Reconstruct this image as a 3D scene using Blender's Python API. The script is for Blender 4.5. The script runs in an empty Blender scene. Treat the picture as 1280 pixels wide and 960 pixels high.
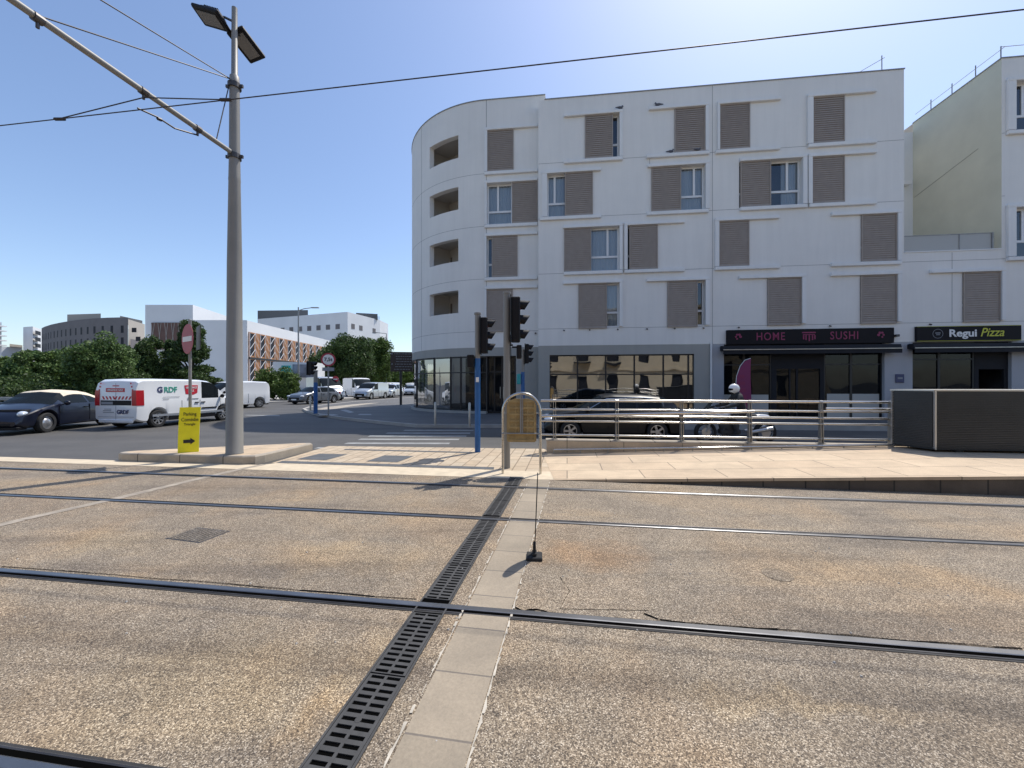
import bpy, math, random
import numpy as np
from mathutils import Vector, Matrix
random.seed(7)
C = bpy.context.scene.collection
F_PX = 490.0; CAM_H = 1.65
TR = math.radians(8.0)          # direction of the tram tracks
FA = math.radians(-6.8)         # facade rotation

def U(px): return (px-640.0)/F_PX
def G(px, py, z=0.0):           # where a pixel meets a level z
    Y = (CAM_H-z)*F_PX/(py-480.0)
    return (U(px)*Y, Y)
def H(py, Y): return CAM_H+(480.0-py)*Y/F_PX
def zr(x, y):                   # the street behind the ramp lies a little lower
    a = min(1, max(0, (x-0.5)/2.5)); b = min(1, max(0, (y-9.9)/1.0))
    return -0.10*a*b

# ---------------------------------------------------------------- materials
MATS = {}
def new_mat(name):
    m = bpy.data.materials.new(name); m.use_nodes = True
    return m, m.node_tree, m.node_tree.nodes['Principled BSDF']
def mat(name, col, rough=0.6, metal=0.0, var=0.0, vscale=3.0, bump=0.0, bscale=40.0, spec=None, coat=0.0):
    if name in MATS: return MATS[name]
    m, nt, b = new_mat(name)
    b.inputs['Roughness'].default_value = rough; b.inputs['Metallic'].default_value = metal
    if spec is not None: b.inputs['Specular IOR Level'].default_value = spec
    if coat: b.inputs['Coat Weight'].default_value = coat; b.inputs['Coat Roughness'].default_value = 0.03
    if var > 0:
        tc = nt.nodes.new('ShaderNodeTexCoord')
        n = nt.nodes.new('ShaderNodeTexNoise'); n.inputs['Scale'].default_value = vscale; n.inputs['Detail'].default_value = 6
        nt.links.new(tc.outputs['Object'], n.inputs['Vector'])
        r = nt.nodes.new('ShaderNodeValToRGB')
        r.color_ramp.elements[0].position = 0.3; r.color_ramp.elements[1].position = 0.7
        r.color_ramp.elements[0].color = [c*(1-var) for c in col]+[1]
        r.color_ramp.elements[1].color = [min(1, c*(1+var*0.6)) for c in col]+[1]
        nt.links.new(n.outputs['Fac'], r.inputs['Fac']); nt.links.new(r.outputs['Color'], b.inputs['Base Color'])
    else:
        b.inputs['Base Color'].default_value = list(col)+[1]
    if bump > 0:
        tc = nt.nodes.new('ShaderNodeTexCoord')
        n = nt.nodes.new('ShaderNodeTexNoise'); n.inputs['Scale'].default_value = bscale; n.inputs['Detail'].default_value = 4
        nt.links.new(tc.outputs['Object'], n.inputs['Vector'])
        bp = nt.nodes.new('ShaderNodeBump'); bp.inputs['Strength'].default_value = bump; bp.inputs['Distance'].default_value = 0.01
        nt.links.new(n.outputs['Fac'], bp.inputs['Height']); nt.links.new(bp.outputs['Normal'], b.inputs['Normal'])
    MATS[name] = m; return m

def ramp(nt, fac, stops):
    r = nt.nodes.new('ShaderNodeValToRGB'); e = r.color_ramp.elements
    while len(e) < len(stops): e.new(0.5)
    for q, (p, c) in zip(e, stops): q.position = p; q.color = list(c)+[1]
    nt.links.new(fac, r.inputs['Fac']); return r.outputs['Color']
def mixc(nt, mode, a, b, f):
    m = nt.nodes.new('ShaderNodeMix'); m.data_type = 'RGBA'; m.blend_type = mode
    if isinstance(f, float): m.inputs[0].default_value = f
    else: nt.links.new(f, m.inputs[0])
    nt.links.new(a, m.inputs[6])
    if isinstance(b, tuple): m.inputs[7].default_value = list(b)+[1]
    else: nt.links.new(b, m.inputs[7])
    return m.outputs[2]
def pos(nt, rot=0.0, scale=(1,1,1), loc=(0,0,0)):
    g = nt.nodes.new('ShaderNodeNewGeometry'); mp = nt.nodes.new('ShaderNodeMapping')
    mp.inputs['Rotation'].default_value = (0,0,rot); mp.inputs['Scale'].default_value = scale; mp.inputs['Location'].default_value = loc
    nt.links.new(g.outputs['Position'], mp.inputs['Vector']); return mp.outputs['Vector']
def noise(nt, vec, scale, detail=5, rough=0.55, dist=0.0):
    n = nt.nodes.new('ShaderNodeTexNoise'); n.inputs['Scale'].default_value = scale; n.inputs['Detail'].default_value = detail
    n.inputs['Roughness'].default_value = rough; n.inputs['Distortion'].default_value = dist
    nt.links.new(vec, n.inputs['Vector']); return n.outputs['Fac']
def bumpn(nt, b, h, strength, dist=0.01):
    bp = nt.nodes.new('ShaderNodeBump'); bp.inputs['Strength'].default_value = strength; bp.inputs['Distance'].default_value = dist
    nt.links.new(h, bp.inputs['Height']); nt.links.new(bp.outputs['Normal'], b.inputs['Normal'])

def aggregate(name, tint=(1,1,1)):
    m, nt, b = new_mat(name); P = pos(nt)
    v = nt.nodes.new('ShaderNodeTexVoronoi'); v.inputs['Scale'].default_value = 190
    nt.links.new(P, v.inputs['Vector'])
    s = nt.nodes.new('ShaderNodeSeparateColor'); nt.links.new(v.outputs['Color'], s.inputs[0])
    peb = ramp(nt, s.outputs[0], [(0.0,(0.065,0.052,0.041)),(0.25,(0.155,0.123,0.090)),(0.5,(0.275,0.222,0.160)),(0.78,(0.385,0.315,0.228)),(1.0,(0.70,0.62,0.50))])
    # gaps between pebbles
    v2 = nt.nodes.new('ShaderNodeTexVoronoi'); v2.feature = 'DISTANCE_TO_EDGE'; v2.inputs['Scale'].default_value = 190
    nt.links.new(P, v2.inputs['Vector'])
    gap = ramp(nt, v2.outputs['Distance'], [(0.0,(0.62,0.6,0.57)),(0.12,(1,1,1))])
    c = mixc(nt, 'MULTIPLY', peb, gap, 1.0)
    big = ramp(nt, noise(nt, P, 0.55, 5, 0.6, 0.6), [(0.3,(0.74,0.73,0.73)),(0.5,(1.0,0.98,0.94)),(0.72,(1.20,1.08,0.90))])
    c = mixc(nt, 'MULTIPLY', c, big, 1.0)
    med = ramp(nt, noise(nt, P, 4.0, 8, 0.65), [(0.3,(0.84,0.84,0.84)),(0.7,(1.12,1.12,1.12))])
    c = mixc(nt, 'MULTIPLY', c, med, 1.0)
    # worn streaks along the tracks
    P2 = pos(nt, TR, (0.16, 1.6, 1))
    st = ramp(nt, noise(nt, P2, 1.3, 6, 0.6, 0.3), [(0.34,(0.66,0.66,0.68)),(0.46,(0.95,0.95,0.95)),(0.56,(1,1,1)),(0.7,(1.16,1.13,1.06))])
    c = mixc(nt, 'MULTIPLY', c, st, 0.9)
    # rusty bloom
    ru = ramp(nt, noise(nt, pos(nt, 0, (1,1,1), (3.3,1.7,0)), 0.5, 6, 0.6, 0.8), [(0.48,(0,0,0)),(0.80,(1,1,1))])
    c = mixc(nt, 'MULTIPLY', c, (1.12,0.99,0.84), ru)
    # worn pale areas, rust bloom and a tyre band with a place of their own
    dn = nt.nodes.new('ShaderNodeTexNoise'); dn.inputs['Scale'].default_value = 2.2; dn.inputs['Detail'].default_value = 5
    nt.links.new(P, dn.inputs['Vector'])
    dv = nt.nodes.new('ShaderNodeVectorMath'); dv.operation = 'MULTIPLY_ADD'; dv.inputs[1].default_value = (0.9,0.9,0); nt.links.new(dn.outputs['Color'], dv.inputs[0]); nt.links.new(P, dv.inputs[2])
    for (qx,qy,rx_,ry_,colr) in ((-1.65,3.75,1.0,0.45,(1.20,1.13,1.0)),(-1.7,2.2,1.0,0.5,(1.20,1.15,1.02)),(0.8,3.75,0.6,0.4,(1.20,1.02,0.84)),(1.5,2.05,0.8,0.12,(1.28,1.22,1.08)),(-4.2,4.1,0.9,0.4,(1.16,1.12,1.02)),(-1.0,1.95,0.16,0.35,(1.12,1.02,0.88)),(-0.9,2.35,0.12,0.5,(1.2,1.17,1.08)),(3.2,3.4,1.2,0.4,(1.08,1.0,0.88)),(2.5,1.7,0.9,0.3,(0.82,0.80,0.78)),(-3.4,2.75,1.2,0.12,(0.80,0.79,0.79))):
        mp_ = nt.nodes.new('ShaderNodeMapping'); mp_.vector_type='TEXTURE'; mp_.inputs['Location'].default_value = (qx+0.45,qy+0.45,0); mp_.inputs['Scale'].default_value = (rx_,ry_,1); mp_.inputs['Rotation'].default_value = (0,0,-TR)
        nt.links.new(dv.outputs[0], mp_.inputs['Vector'])
        gt = nt.nodes.new('ShaderNodeTexGradient'); gt.gradient_type='SPHERICAL'; nt.links.new(mp_.outputs[0], gt.inputs[0])
        mk = ramp(nt, gt.outputs['Fac'], [(0.0,(0,0,0)),(0.7,(1,1,1))])
        c = mixc(nt, 'MULTIPLY', c, colr, mk)
    sx_ = nt.nodes.new('ShaderNodeSeparateXYZ'); nt.links.new(P, sx_.inputs[0])
    ml = nt.nodes.new('ShaderNodeMath'); ml.operation='MULTIPLY_ADD'; ml.inputs[1].default_value=0.106; nt.links.new(sx_.outputs[0], ml.inputs[0]); nt.links.new(sx_.outputs[1], ml.inputs[2])
    wn = nt.nodes.new('ShaderNodeMath'); wn.operation='MULTIPLY_ADD'; wn.inputs[1].default_value=0.10; nt.links.new(noise(nt, P, 1.2, 5), wn.inputs[0]); nt.links.new(ml.outputs[0], wn.inputs[2])
    mr = nt.nodes.new('ShaderNodeMapRange'); mr.inputs['From Min'].default_value=2.15; mr.inputs['From Max'].default_value=2.45; nt.links.new(wn.outputs[0], mr.inputs['Value'])
    bd = ramp(nt, mr.outputs[0], [(0.0,(1,1,1)),(0.35,(0.72,0.71,0.71)),(0.55,(0.80,0.79,0.78)),(1.0,(1,1,1))])
    c = mixc(nt, 'MULTIPLY', c, bd, 1.0)
    # dark oil spots
    sp = ramp(nt, noise(nt, P, 9.0, 2, 0.5), [(0.235,(0.45,0.45,0.45)),(0.275,(1,1,1))])
    c = mixc(nt, 'MULTIPLY', c, sp, 1.0)
    c = mixc(nt, 'MULTIPLY', c, tuple(q*k for q,k in zip(tint,(0.92,0.915,0.925))), 1.0)
    nt.links.new(c, b.inputs['Base Color']); b.inputs['Roughness'].default_value = 0.82
    bumpn(nt, b, v2.outputs['Distance'], 0.5, 0.004)
    MATS[name] = m; return m

def asphalt(name, base=(0.078,0.075,0.071)):
    m, nt, b = new_mat(name); P = pos(nt)
    c = ramp(nt, noise(nt, P, 90, 3, 0.7), [(0.3,[x*0.6 for x in base]),(0.7,[x*1.5 for x in base])])
    big = ramp(nt, noise(nt, pos(nt, 0.2, (0.25,1,1)), 0.6, 6, 0.6, 0.4), [(0.3,(0.78,0.78,0.78)),(0.7,(1.25,1.23,1.2))])
    c = mixc(nt, 'MULTIPLY', c, big, 1.0)
    cr = ramp(nt, noise(nt, P, 0.9, 7, 0.7), [(0.3,(0.85,0.85,0.85)),(0.7,(1.12,1.12,1.12))])
    c = mixc(nt, 'MULTIPLY', c, cr, 1.0)
    nt.links.new(c, b.inputs['Base Color']); b.inputs['Roughness'].default_value = 0.75
    bumpn(nt, b, noise(nt, P, 120, 3), 0.35, 0.004)
    MATS[name] = m; return m

def stone(name, c1, c2, mortar, bw, bh, rot, msize=0.012, offs=0.5, loc=(0,0,0), stain=0.25):
    m, nt, b = new_mat(name); P = pos(nt, rot, (1,1,1), loc)
    k = nt.nodes.new('ShaderNodeTexBrick'); k.offset = offs
    k.inputs['Scale'].default_value = 1; k.inputs['Brick Width'].default_value = bw; k.inputs['Row Height'].default_value = bh
    k.inputs['Mortar Size'].default_value = msize; k.inputs['Mortar Smooth'].default_value = 0.2; k.inputs['Bias'].default_value = 0
    k.inputs['Color1'].default_value = list(c1)+[1]; k.inputs['Color2'].default_value = list(c2)+[1]; k.inputs['Mortar'].default_value = list(mortar)+[1]
    nt.links.new(P, k.inputs['Vector'])
    st = ramp(nt, noise(nt, P, 1.6, 8, 0.68, 0.4), [(0.28,(1-stain,)*3),(0.7,(1.08,1.07,1.05))])
    c = mixc(nt, 'MULTIPLY', k.outputs['Color'], st, 1.0)
    gr = ramp(nt, noise(nt, P, 70, 3, 0.7), [(0.3,(0.86,0.86,0.86)),(0.7,(1.1,1.1,1.1))])
    c = mixc(nt, 'MULTIPLY', c, gr, 1.0)
    nt.links.new(c, b.inputs['Base Color']); b.inputs['Roughness'].default_value = 0.78
    bumpn(nt, b, noise(nt, P, 60, 4), 0.2, 0.003)
    MATS[name] = m; return m

def plaster(name, col, streak=0.10):
    m, nt, b = new_mat(name)
    tc = nt.nodes.new('ShaderNodeTexCoord')
    def mp(s):
        q = nt.nodes.new('ShaderNodeMapping'); q.inputs['Scale'].default_value = s
        nt.links.new(tc.outputs['Object'], q.inputs['Vector']); return q.outputs['Vector']
    a = ramp(nt, noise(nt, mp((3.2,3.2,0.28)), 1.0, 7, 0.62, 0.2), [(0.3,[c*(1-streak) for c in col]),(0.62,list(col)),(0.8,[min(1,c*1.02) for c in col])])
    bgn = ramp(nt, noise(nt, mp((0.5,0.5,0.6)), 1.0, 5, 0.6), [(0.3,(0.93,0.935,0.94)),(0.7,(1,1,1))])
    c = mixc(nt, 'MULTIPLY', a, bgn, 1.0)
    nt.links.new(c, b.inputs['Base Color']); b.inputs['Roughness'].default_value = 0.85
    bumpn(nt, b, noise(nt, mp((1,1,1)), 60, 4), 0.15, 0.004)
    MATS[name] = m; return m

def glass(name, mir=0.3, tint=(0.35,0.4,0.42), trans=0.7, gcol=(0.9,0.95,1.0)):
    m, nt, b = new_mat(name); nt.nodes.remove(b); out = nt.nodes['Material Output']
    t = nt.nodes.new('ShaderNodeBsdfTransparent'); t.inputs[0].default_value = list(tint)+[1]
    d = nt.nodes.new('ShaderNodeBsdfDiffuse'); d.inputs[0].default_value = (0.02,0.025,0.03,1)
    g = nt.nodes.new('ShaderNodeBsdfGlossy'); g.inputs['Roughness'].default_value = 0.015; g.inputs[0].default_value = list(gcol)+[1]
    m1 = nt.nodes.new('ShaderNodeMixShader'); m1.inputs[0].default_value = trans
    nt.links.new(d.outputs[0], m1.inputs[1]); nt.links.new(t.outputs[0], m1.inputs[2])
    fr = nt.nodes.new('ShaderNodeFresnel'); fr.inputs['IOR'].default_value = 1.5
    ad = nt.nodes.new('ShaderNodeMath'); ad.operation = 'ADD'; ad.use_clamp = True; ad.inputs[1].default_value = mir
    nt.links.new(fr.outputs[0], ad.inputs[0])
    tcn = nt.nodes.new('ShaderNodeTexCoord'); nn = nt.nodes.new('ShaderNodeTexNoise'); nn.inputs['Scale'].default_value = 0.9; nn.inputs['Detail'].default_value = 1
    nt.links.new(tcn.outputs['Object'], nn.inputs['Vector'])
    bp = nt.nodes.new('ShaderNodeBump'); bp.inputs['Strength'].default_value = 0.35; bp.inputs['Distance'].default_value = 0.02
    nt.links.new(nn.outputs['Fac'], bp.inputs['Height']); nt.links.new(bp.outputs['Normal'], g.inputs['Normal'])
    m2 = nt.nodes.new('ShaderNodeMixShader')
    nt.links.new(ad.outputs[0], m2.inputs[0]); nt.links.new(m1.outputs[0], m2.inputs[1]); nt.links.new(g.outputs[0], m2.inputs[2])
    nt.links.new(m2.outputs[0], out.inputs[0]); MATS[name] = m; return m

def leafmat(name, c1, c2):
    m, nt, b = new_mat(name)
    g = nt.nodes.new('ShaderNodeNewGeometry')
    c = ramp(nt, g.outputs['Random Per Island'], [(0.0,c1),(0.6,c2),(1.0,[min(1,x*1.5) for x in c2])])
    nt.links.new(c, b.inputs['Base Color']); b.inputs['Roughness'].default_value = 0.55; b.inputs['Specular IOR Level'].default_value = 0.3
    tr = nt.nodes.new('ShaderNodeBsdfTranslucent'); mx = nt.nodes.new('ShaderNodeMixShader'); mx.inputs[0].default_value = 0.22
    nt.links.new(c, tr.inputs[0]); nt.links.new(b.outputs[0], mx.inputs[1]); nt.links.new(tr.outputs[0], mx.inputs[2])
    nt.links.new(mx.outputs[0], nt.nodes['Material Output'].inputs[0]); MATS[name] = m; return m

# ---------------------------------------------------------------- mesh builder
class MB:
    def __init__(s): s.v = []; s.f = []
    def quad(s, a, b, c, d):
        i = len(s.v); s.v += [tuple(a),tuple(b),tuple(c),tuple(d)]; s.f.append((i,i+1,i+2,i+3)); return s
    def ngon(s, pts):
        i = len(s.v); s.v += [tuple(p) for p in pts]; s.f.append(tuple(range(i,i+len(pts)))); return s
    def hexa(s, P):  # 8 pts bottom 4 ccw, top 4
        i = len(s.v); s.v += [tuple(p) for p in P]
        for f in ((3,2,1,0),(4,5,6,7),(0,1,5,4),(1,2,6,5),(2,3,7,6),(3,0,4,7)): s.f.append(tuple(i+k for k in f))
        return s
    def box(s, x0,x1,y0,y1,z0,z1, ch=0.0):
        if ch <= 0:
            return s.hexa([(x0,y0,z0),(x1,y0,z0),(x1,y1,z0),(x0,y1,z0),(x0,y0,z1),(x1,y0,z1),(x1,y1,z1),(x0,y1,z1)])
        c = min(ch, (x1-x0)/2.5, (y1-y0)/2.5, (z1-z0)/2.5)
        poly = [(x0+c,y0),(x1-c,y0),(x1,y0+c),(x1,y1-c),(x1-c,y1),(x0+c,y1),(x0,y1-c),(x0,y0+c)]
        cx, cy = (x0+x1)/2, (y0+y1)/2
        inn = [(cx+(px-cx)*(1-c/max(1e-6,(x1-x0)/2)), cy+(py-cy)*(1-c/max(1e-6,(y1-y0)/2))) for px,py in poly]
        return s.rings([[ (p[0],p[1],z0) for p in inn],[(p[0],p[1],z0+c) for p in poly],[(p[0],p[1],z1-c) for p in poly],[(p[0],p[1],z1) for p in inn]])
    def rings(s, R, cap=True, closed=True):
        n = len(R[0]); b = len(s.v)
        for r in R: s.v += [tuple(p) for p in r]
        for j in range(len(R)-1):
            for k in range(n if closed else n-1):
                a = b+j*n+k; c = b+j*n+(k+1)%n
                s.f.append((a,c,c+n,a+n))
        if cap:
            s.f.append(tuple(b+k for k in reversed(range(n)))); s.f.append(tuple(b+(len(R)-1)*n+k for k in range(n)))
        return s
    def prism(s, poly, z0, z1):
        return s.rings([[(x,y,z0) for x,y in poly],[(x,y,z1) for x,y in poly]])
    def tube(s, pts, r, n=8, cap=True):
        pts = [Vector(p) for p in pts]; rr = r if isinstance(r,(list,tuple)) else [r]*len(pts); R = []
        prev = None
        for i,p in enumerate(pts):
            d = (pts[min(i+1,len(pts)-1)]-pts[max(i-1,0)]).normalized()
            if prev is None:
                a = d.cross(Vector((0,0,1)))
                if a.length < 1e-3: a = Vector((1,0,0))
                a.normalize()
            else:
                a = prev - d*prev.dot(d)
                a.normalize()
            prev = a; b = d.cross(a)
            R.append([p+(a*math.cos(2*math.pi*k/n)+b*math.sin(2*math.pi*k/n))*rr[i] for k in range(n)])
        return s.rings(R, cap)
    def lathe(s, prof, origin=(0,0,0), axis='z', n=20, cap=True):
        R = []
        for r,h in prof:
            ring = []
            for k in range(n):
                a = 2*math.pi*k/n; c, d = r*math.cos(a), r*math.sin(a)
                p = (c,d,h) if axis=='z' else ((c,h,d) if axis=='y' else (h,c,d))
                ring.append((p[0]+origin[0],p[1]+origin[1],p[2]+origin[2]))
            R.append(ring)
        return s.rings(R, cap)
    def ell(s, c, r, n=12, m=8):
        prof = []
        R = []
        for j in range(m+1):
            t = math.pi*(j/m-0.5); q = max(0.02, math.cos(t))
            R.append([(c[0]+r[0]*q*math.cos(2*math.pi*k/n), c[1]+r[1]*q*math.sin(2*math.pi*k/n), c[2]+r[2]*math.sin(t)) for k in range(n)])
        return s.rings(R)
    def xf(s, M, start=0):
        s.v[start:] = [tuple(M@Vector(p)) for p in s.v[start:]]; return s
    def build(s, name, m, parent=None, smooth=False, ang=40, label=None):
        me = bpy.data.meshes.new(name); me.from_pydata(s.v, [], s.f); me.update()
        o = bpy.data.objects.new(name, me); C.objects.link(o)
        if m: me.materials.append(m if not isinstance(m,str) else MATS[m])
        if smooth:
            for p in me.polygons: p.use_smooth = True
            if ang < 180:
                try: me.set_sharp_from_angle(angle=math.radians(ang))
                except Exception: pass
        if parent: o.parent = parent
        if label: o['label'] = label
        return o
def tag(o, label=None, cat=None, group=None, kind=None):
    if label: o['label'] = label
    if cat: o['category'] = cat
    if group: o['group'] = group
    if kind: o['kind'] = kind
    return o
def empty(name, loc=(0,0,0), rz=0.0, label=None, cat=None, group=None):
    o = bpy.data.objects.new(name, None); C.objects.link(o); o.empty_display_size = 0.2
    o.location = loc; o.rotation_euler = (0,0,rz); return tag(o, label, cat, group)
def copy_tree(o, parent=None):
    kids = [c for c in bpy.data.objects if c.parent == o]
    c = o.copy(); C.objects.link(c); c.parent = parent
    for k in kids: copy_tree(k, c)
    return c
def text_mesh(txt, size, extrude=0.004, bold=0.0, shear=0.0, sx=1.0, align='CENTER', spacing=1.0):
    cu = bpy.data.curves.new('t','FONT'); cu.body = txt; cu.size = size; cu.extrude = extrude; cu.offset = bold; cu.shear = shear
    cu.align_x = align; cu.align_y = 'CENTER'; cu.space_character = spacing; cu.resolution_u = 3
    ob = bpy.data.objects.new('t', cu); C.objects.link(ob)
    dg = bpy.context.evaluated_depsgraph_get(); me = bpy.data.meshes.new_from_object(ob.evaluated_get(dg))
    bpy.data.objects.remove(ob); me.transform(Matrix.Diagonal((sx,1,1,1))); return me
def text(name, txt, size, m, parent, loc, rot=(math.pi/2,0,0), **k):
    me = text_mesh(txt, size, **k); me.name = name
    o = bpy.data.objects.new(name, me); C.objects.link(o); me.materials.clear(); me.materials.append(MATS[m])
    o.location = loc; o.rotation_euler = rot; o.parent = parent; return o

# ---------------------------------------------------------------- palette
mat('black_plastic',(0.007,0.007,0.010),0.5,spec=0.25); mat('black_rubber',(0.02,0.02,0.021),0.8,var=0.3,vscale=8)
mat('steel',(0.42,0.41,0.39),0.38,0.9,var=0.15,vscale=6); mat('stainless',(0.60,0.58,0.54),0.24,1.0,var=0.12,vscale=4)
mat('galv',(0.30,0.30,0.295),0.5,0.35,var=0.18,vscale=5,bump=0.1); mat('pole_grey',(0.235,0.23,0.215),0.55,0.1,var=0.10,vscale=1.5)
mat('frame_dark',(0.022,0.024,0.028),0.4,0.3); mat('white_frame',(0.72,0.73,0.74),0.4); mat('shutter',(0.34,0.29,0.25),0.6,var=0.08,vscale=4)
mat('blue_paint',(0.012,0.10,0.30),0.45,var=0.15,vscale=4); mat('wire',(0.05,0.045,0.045),0.5,0.6)
mat('white_paint',(0.80,0.81,0.82),0.28,coat=0.6); mat('silver_paint',(0.50,0.53,0.56),0.3,0.5,coat=0.6); mat('grey_paint',(0.14,0.15,0.165),0.32,0.4,coat=0.6)
mat('navy_paint',(0.005,0.007,0.018),0.3,0.0,coat=0.35,spec=0.35); mat('black_paint',(0.006,0.007,0.009),0.35,0.0,coat=0.25,spec=0.3); mat('cream_canvas',(0.68,0.60,0.47),0.9,var=0.08,vscale=9,bump=0.3,bscale=90)
mat('red_plastic',(0.42,0.012,0.02),0.3); mat('red_paint',(0.55,0.03,0.05),0.4); mat('sign_red',(0.36,0.035,0.06),0.5,var=0.12,vscale=9); mat('sign_white',(0.74,0.73,0.72),0.5)
mat('yellow_paint',(0.93,0.84,0.02),0.55,var=0.06,vscale=6); mat('black_ink',(0.02,0.02,0.02),0.6); mat('teal',(0.02,0.32,0.34),0.5); mat('grey_ink',(0.25,0.27,0.3),0.6)
mat('magenta_ink',(0.24,0.02,0.085),0.5); mat('lime_ink',(0.55,0.56,0.05),0.5); mat('white_ink',(0.75,0.75,0.75),0.5); mat('green_ink',(0.05,0.35,0.25),0.5); mat('navy_ink',(0.05,0.06,0.14),0.5)
mat('sign_black',(0.009,0.008,0.011),0.6,spec=0.2); mat('awning',(0.008,0.009,0.014),0.8,var=0.2,vscale=3); mat('banner_pink',(0.22,0.025,0.10),0.6)
mat('brown_sign',(0.035,0.022,0.018),0.5); mat('ochre_board',(0.40,0.28,0.12),0.65,var=0.22,vscale=7,bump=0.2,bscale=25)
mat('lamp_glass',(0.16,0.16,0.165),0.25); mat('head_glass',(0.7,0.75,0.8),0.08,0.3,coat=1.0); mat('chrome',(0.7,0.7,0.7),0.12,1.0); mat('alloy',(0.55,0.55,0.56),0.3,0.8)
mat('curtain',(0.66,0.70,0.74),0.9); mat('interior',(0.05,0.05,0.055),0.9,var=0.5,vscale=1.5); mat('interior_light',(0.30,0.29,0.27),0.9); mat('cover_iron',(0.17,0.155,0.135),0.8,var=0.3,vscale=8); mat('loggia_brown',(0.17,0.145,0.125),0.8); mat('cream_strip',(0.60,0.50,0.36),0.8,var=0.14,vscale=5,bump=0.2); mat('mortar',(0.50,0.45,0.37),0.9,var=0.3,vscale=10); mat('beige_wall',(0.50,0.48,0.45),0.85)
mat('bark',(0.05,0.04,0.03),0.9,var=0.3,vscale=5,bump=0.6); mat('pigeon',(0.10,0.10,0.12),0.7); mat('skin',(0.5,0.32,0.24),0.6); mat('dark_cloth',(0.028,0.028,0.032),0.85); mat('helmet_white',(0.82,0.82,0.82),0.18,coat=0.8)
mat('rib_dark',(0.045,0.05,0.058),0.38,0.4,var=0.15,vscale=2); mat('alu',(0.55,0.55,0.54),0.35,0.8); mat('cast_iron',(0.060,0.059,0.058),0.7,0.2,var=0.25,vscale=14); mat('pit',(0.003,0.003,0.003),1.0,spec=0.0)  # pit: flat black painted in for shade inside slots and grooves
mat('rail_steel',(0.22,0.22,0.225),0.36,0.9,var=0.25,vscale=3); mat('rail_side',(0.10,0.095,0.095),0.5,0.7,var=0.3,vscale=6); mat('rubber_seal',(0.028,0.027,0.027),0.8,var=0.3,vscale=12)
mat('white_line',(0.31,0.31,0.30),0.7,var=0.25,vscale=4); mat('grey_stone',(0.10,0.105,0.11),0.8,var=0.2,vscale=4,bump=0.3); mat('worn_line',(0.34,0.29,0.23),0.8,var=0.3,vscale=7)
mat('frost',(0.42,0.42,0.40),0.5); mat('yellow_wall',(0.62,0.60,0.475),0.85,var=0.07,vscale=1.0,bump=0.15); mat('cream_wall',(0.52,0.44,0.31),0.85,var=0.10,vscale=0.6,bump=0.1)
mat('joint',(0.26,0.265,0.27),0.9); mat('concrete',(0.40,0.38,0.35),0.85,var=0.15,vscale=2,bump=0.3); mat('far_grey',(0.145,0.137,0.14),0.85,var=0.10,vscale=0.4); mat('far_white',(0.66,0.67,0.68),0.8,var=0.05,vscale=0.3)  # far_grey: grey office stone with its shade put into the colour
mat('wood_orange',(0.38,0.19,0.09),0.7,var=0.15,vscale=1); mat('brown_louvre',(0.13,0.07,0.055),0.7,var=0.2,vscale=1); mat('dark_window',(0.02,0.022,0.028),0.6,spec=0.2); mat('far_stone_lit',(0.38,0.35,0.31),0.85); mat('roof_grey',(0.10,0.105,0.11),0.7)  # far_stone_lit: the office stone with sunlight put into its colour
mat('poster',(0.20,0.22,0.28),0.5,var=0.6,vscale=0.9); mat('green_glow',(0.05,0.22,0.08),0.5)
aggregate('aggregate'); aggregate('aggregate_pale',(1.06,1.04,1.02)); aggregate('aggregate_dark',(0.74,0.77,0.82)); asphalt('asphalt'); asphalt('pavement_asphalt',(0.105,0.102,0.10))
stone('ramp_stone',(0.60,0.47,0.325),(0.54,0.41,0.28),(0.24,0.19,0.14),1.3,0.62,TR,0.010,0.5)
stone('tile_stone',(0.56,0.46,0.335),(0.50,0.39,0.27),(0.25,0.19,0.13),0.42,0.26,math.pi/2+TR,0.012,0.5)
stone('kerb_stone',(0.43,0.38,0.31),(0.38,0.33,0.27),(0.10,0.09,0.08),1.0,5.0,TR,0.012,0.0)
stone('slab_strip',(0.35,0.29,0.215),(0.30,0.25,0.185),(0.17,0.145,0.12),0.41,8.0,math.pi/2+TR+0.02,0.006,0.0,(0.1,3.9,0))
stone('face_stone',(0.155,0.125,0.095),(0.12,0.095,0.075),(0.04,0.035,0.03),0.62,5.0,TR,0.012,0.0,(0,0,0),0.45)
plaster('render_white',(0.80,0.785,0.755),0.05); plaster('trim_white',(0.80,0.80,0.79),0.06); plaster('render_grey',(0.37,0.365,0.34),0.06); plaster('render_bluegrey',(0.42,0.43,0.46),0.05)
glass('shop_glass',0.27,(0.35,0.37,0.38),0.8,(0.9,0.92,0.95)); glass('dark_glass',0.0,(0.3,0.32,0.34),0.75,(0.55,0.57,0.6)); glass('win_glass',0.07,(0.75,0.79,0.82),0.95,(0.8,0.85,0.9)); glass('car_glass',0.0,(0.14,0.19,0.19),0.3,(0.24,0.28,0.29))
leafmat('leaf_mid',(0.040,0.072,0.016),(0.10,0.155,0.036)); leafmat('leaf_dark',(0.027,0.050,0.015),(0.065,0.105,0.030)); leafmat('leaf_olive',(0.045,0.078,0.022),(0.105,0.165,0.05))

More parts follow.
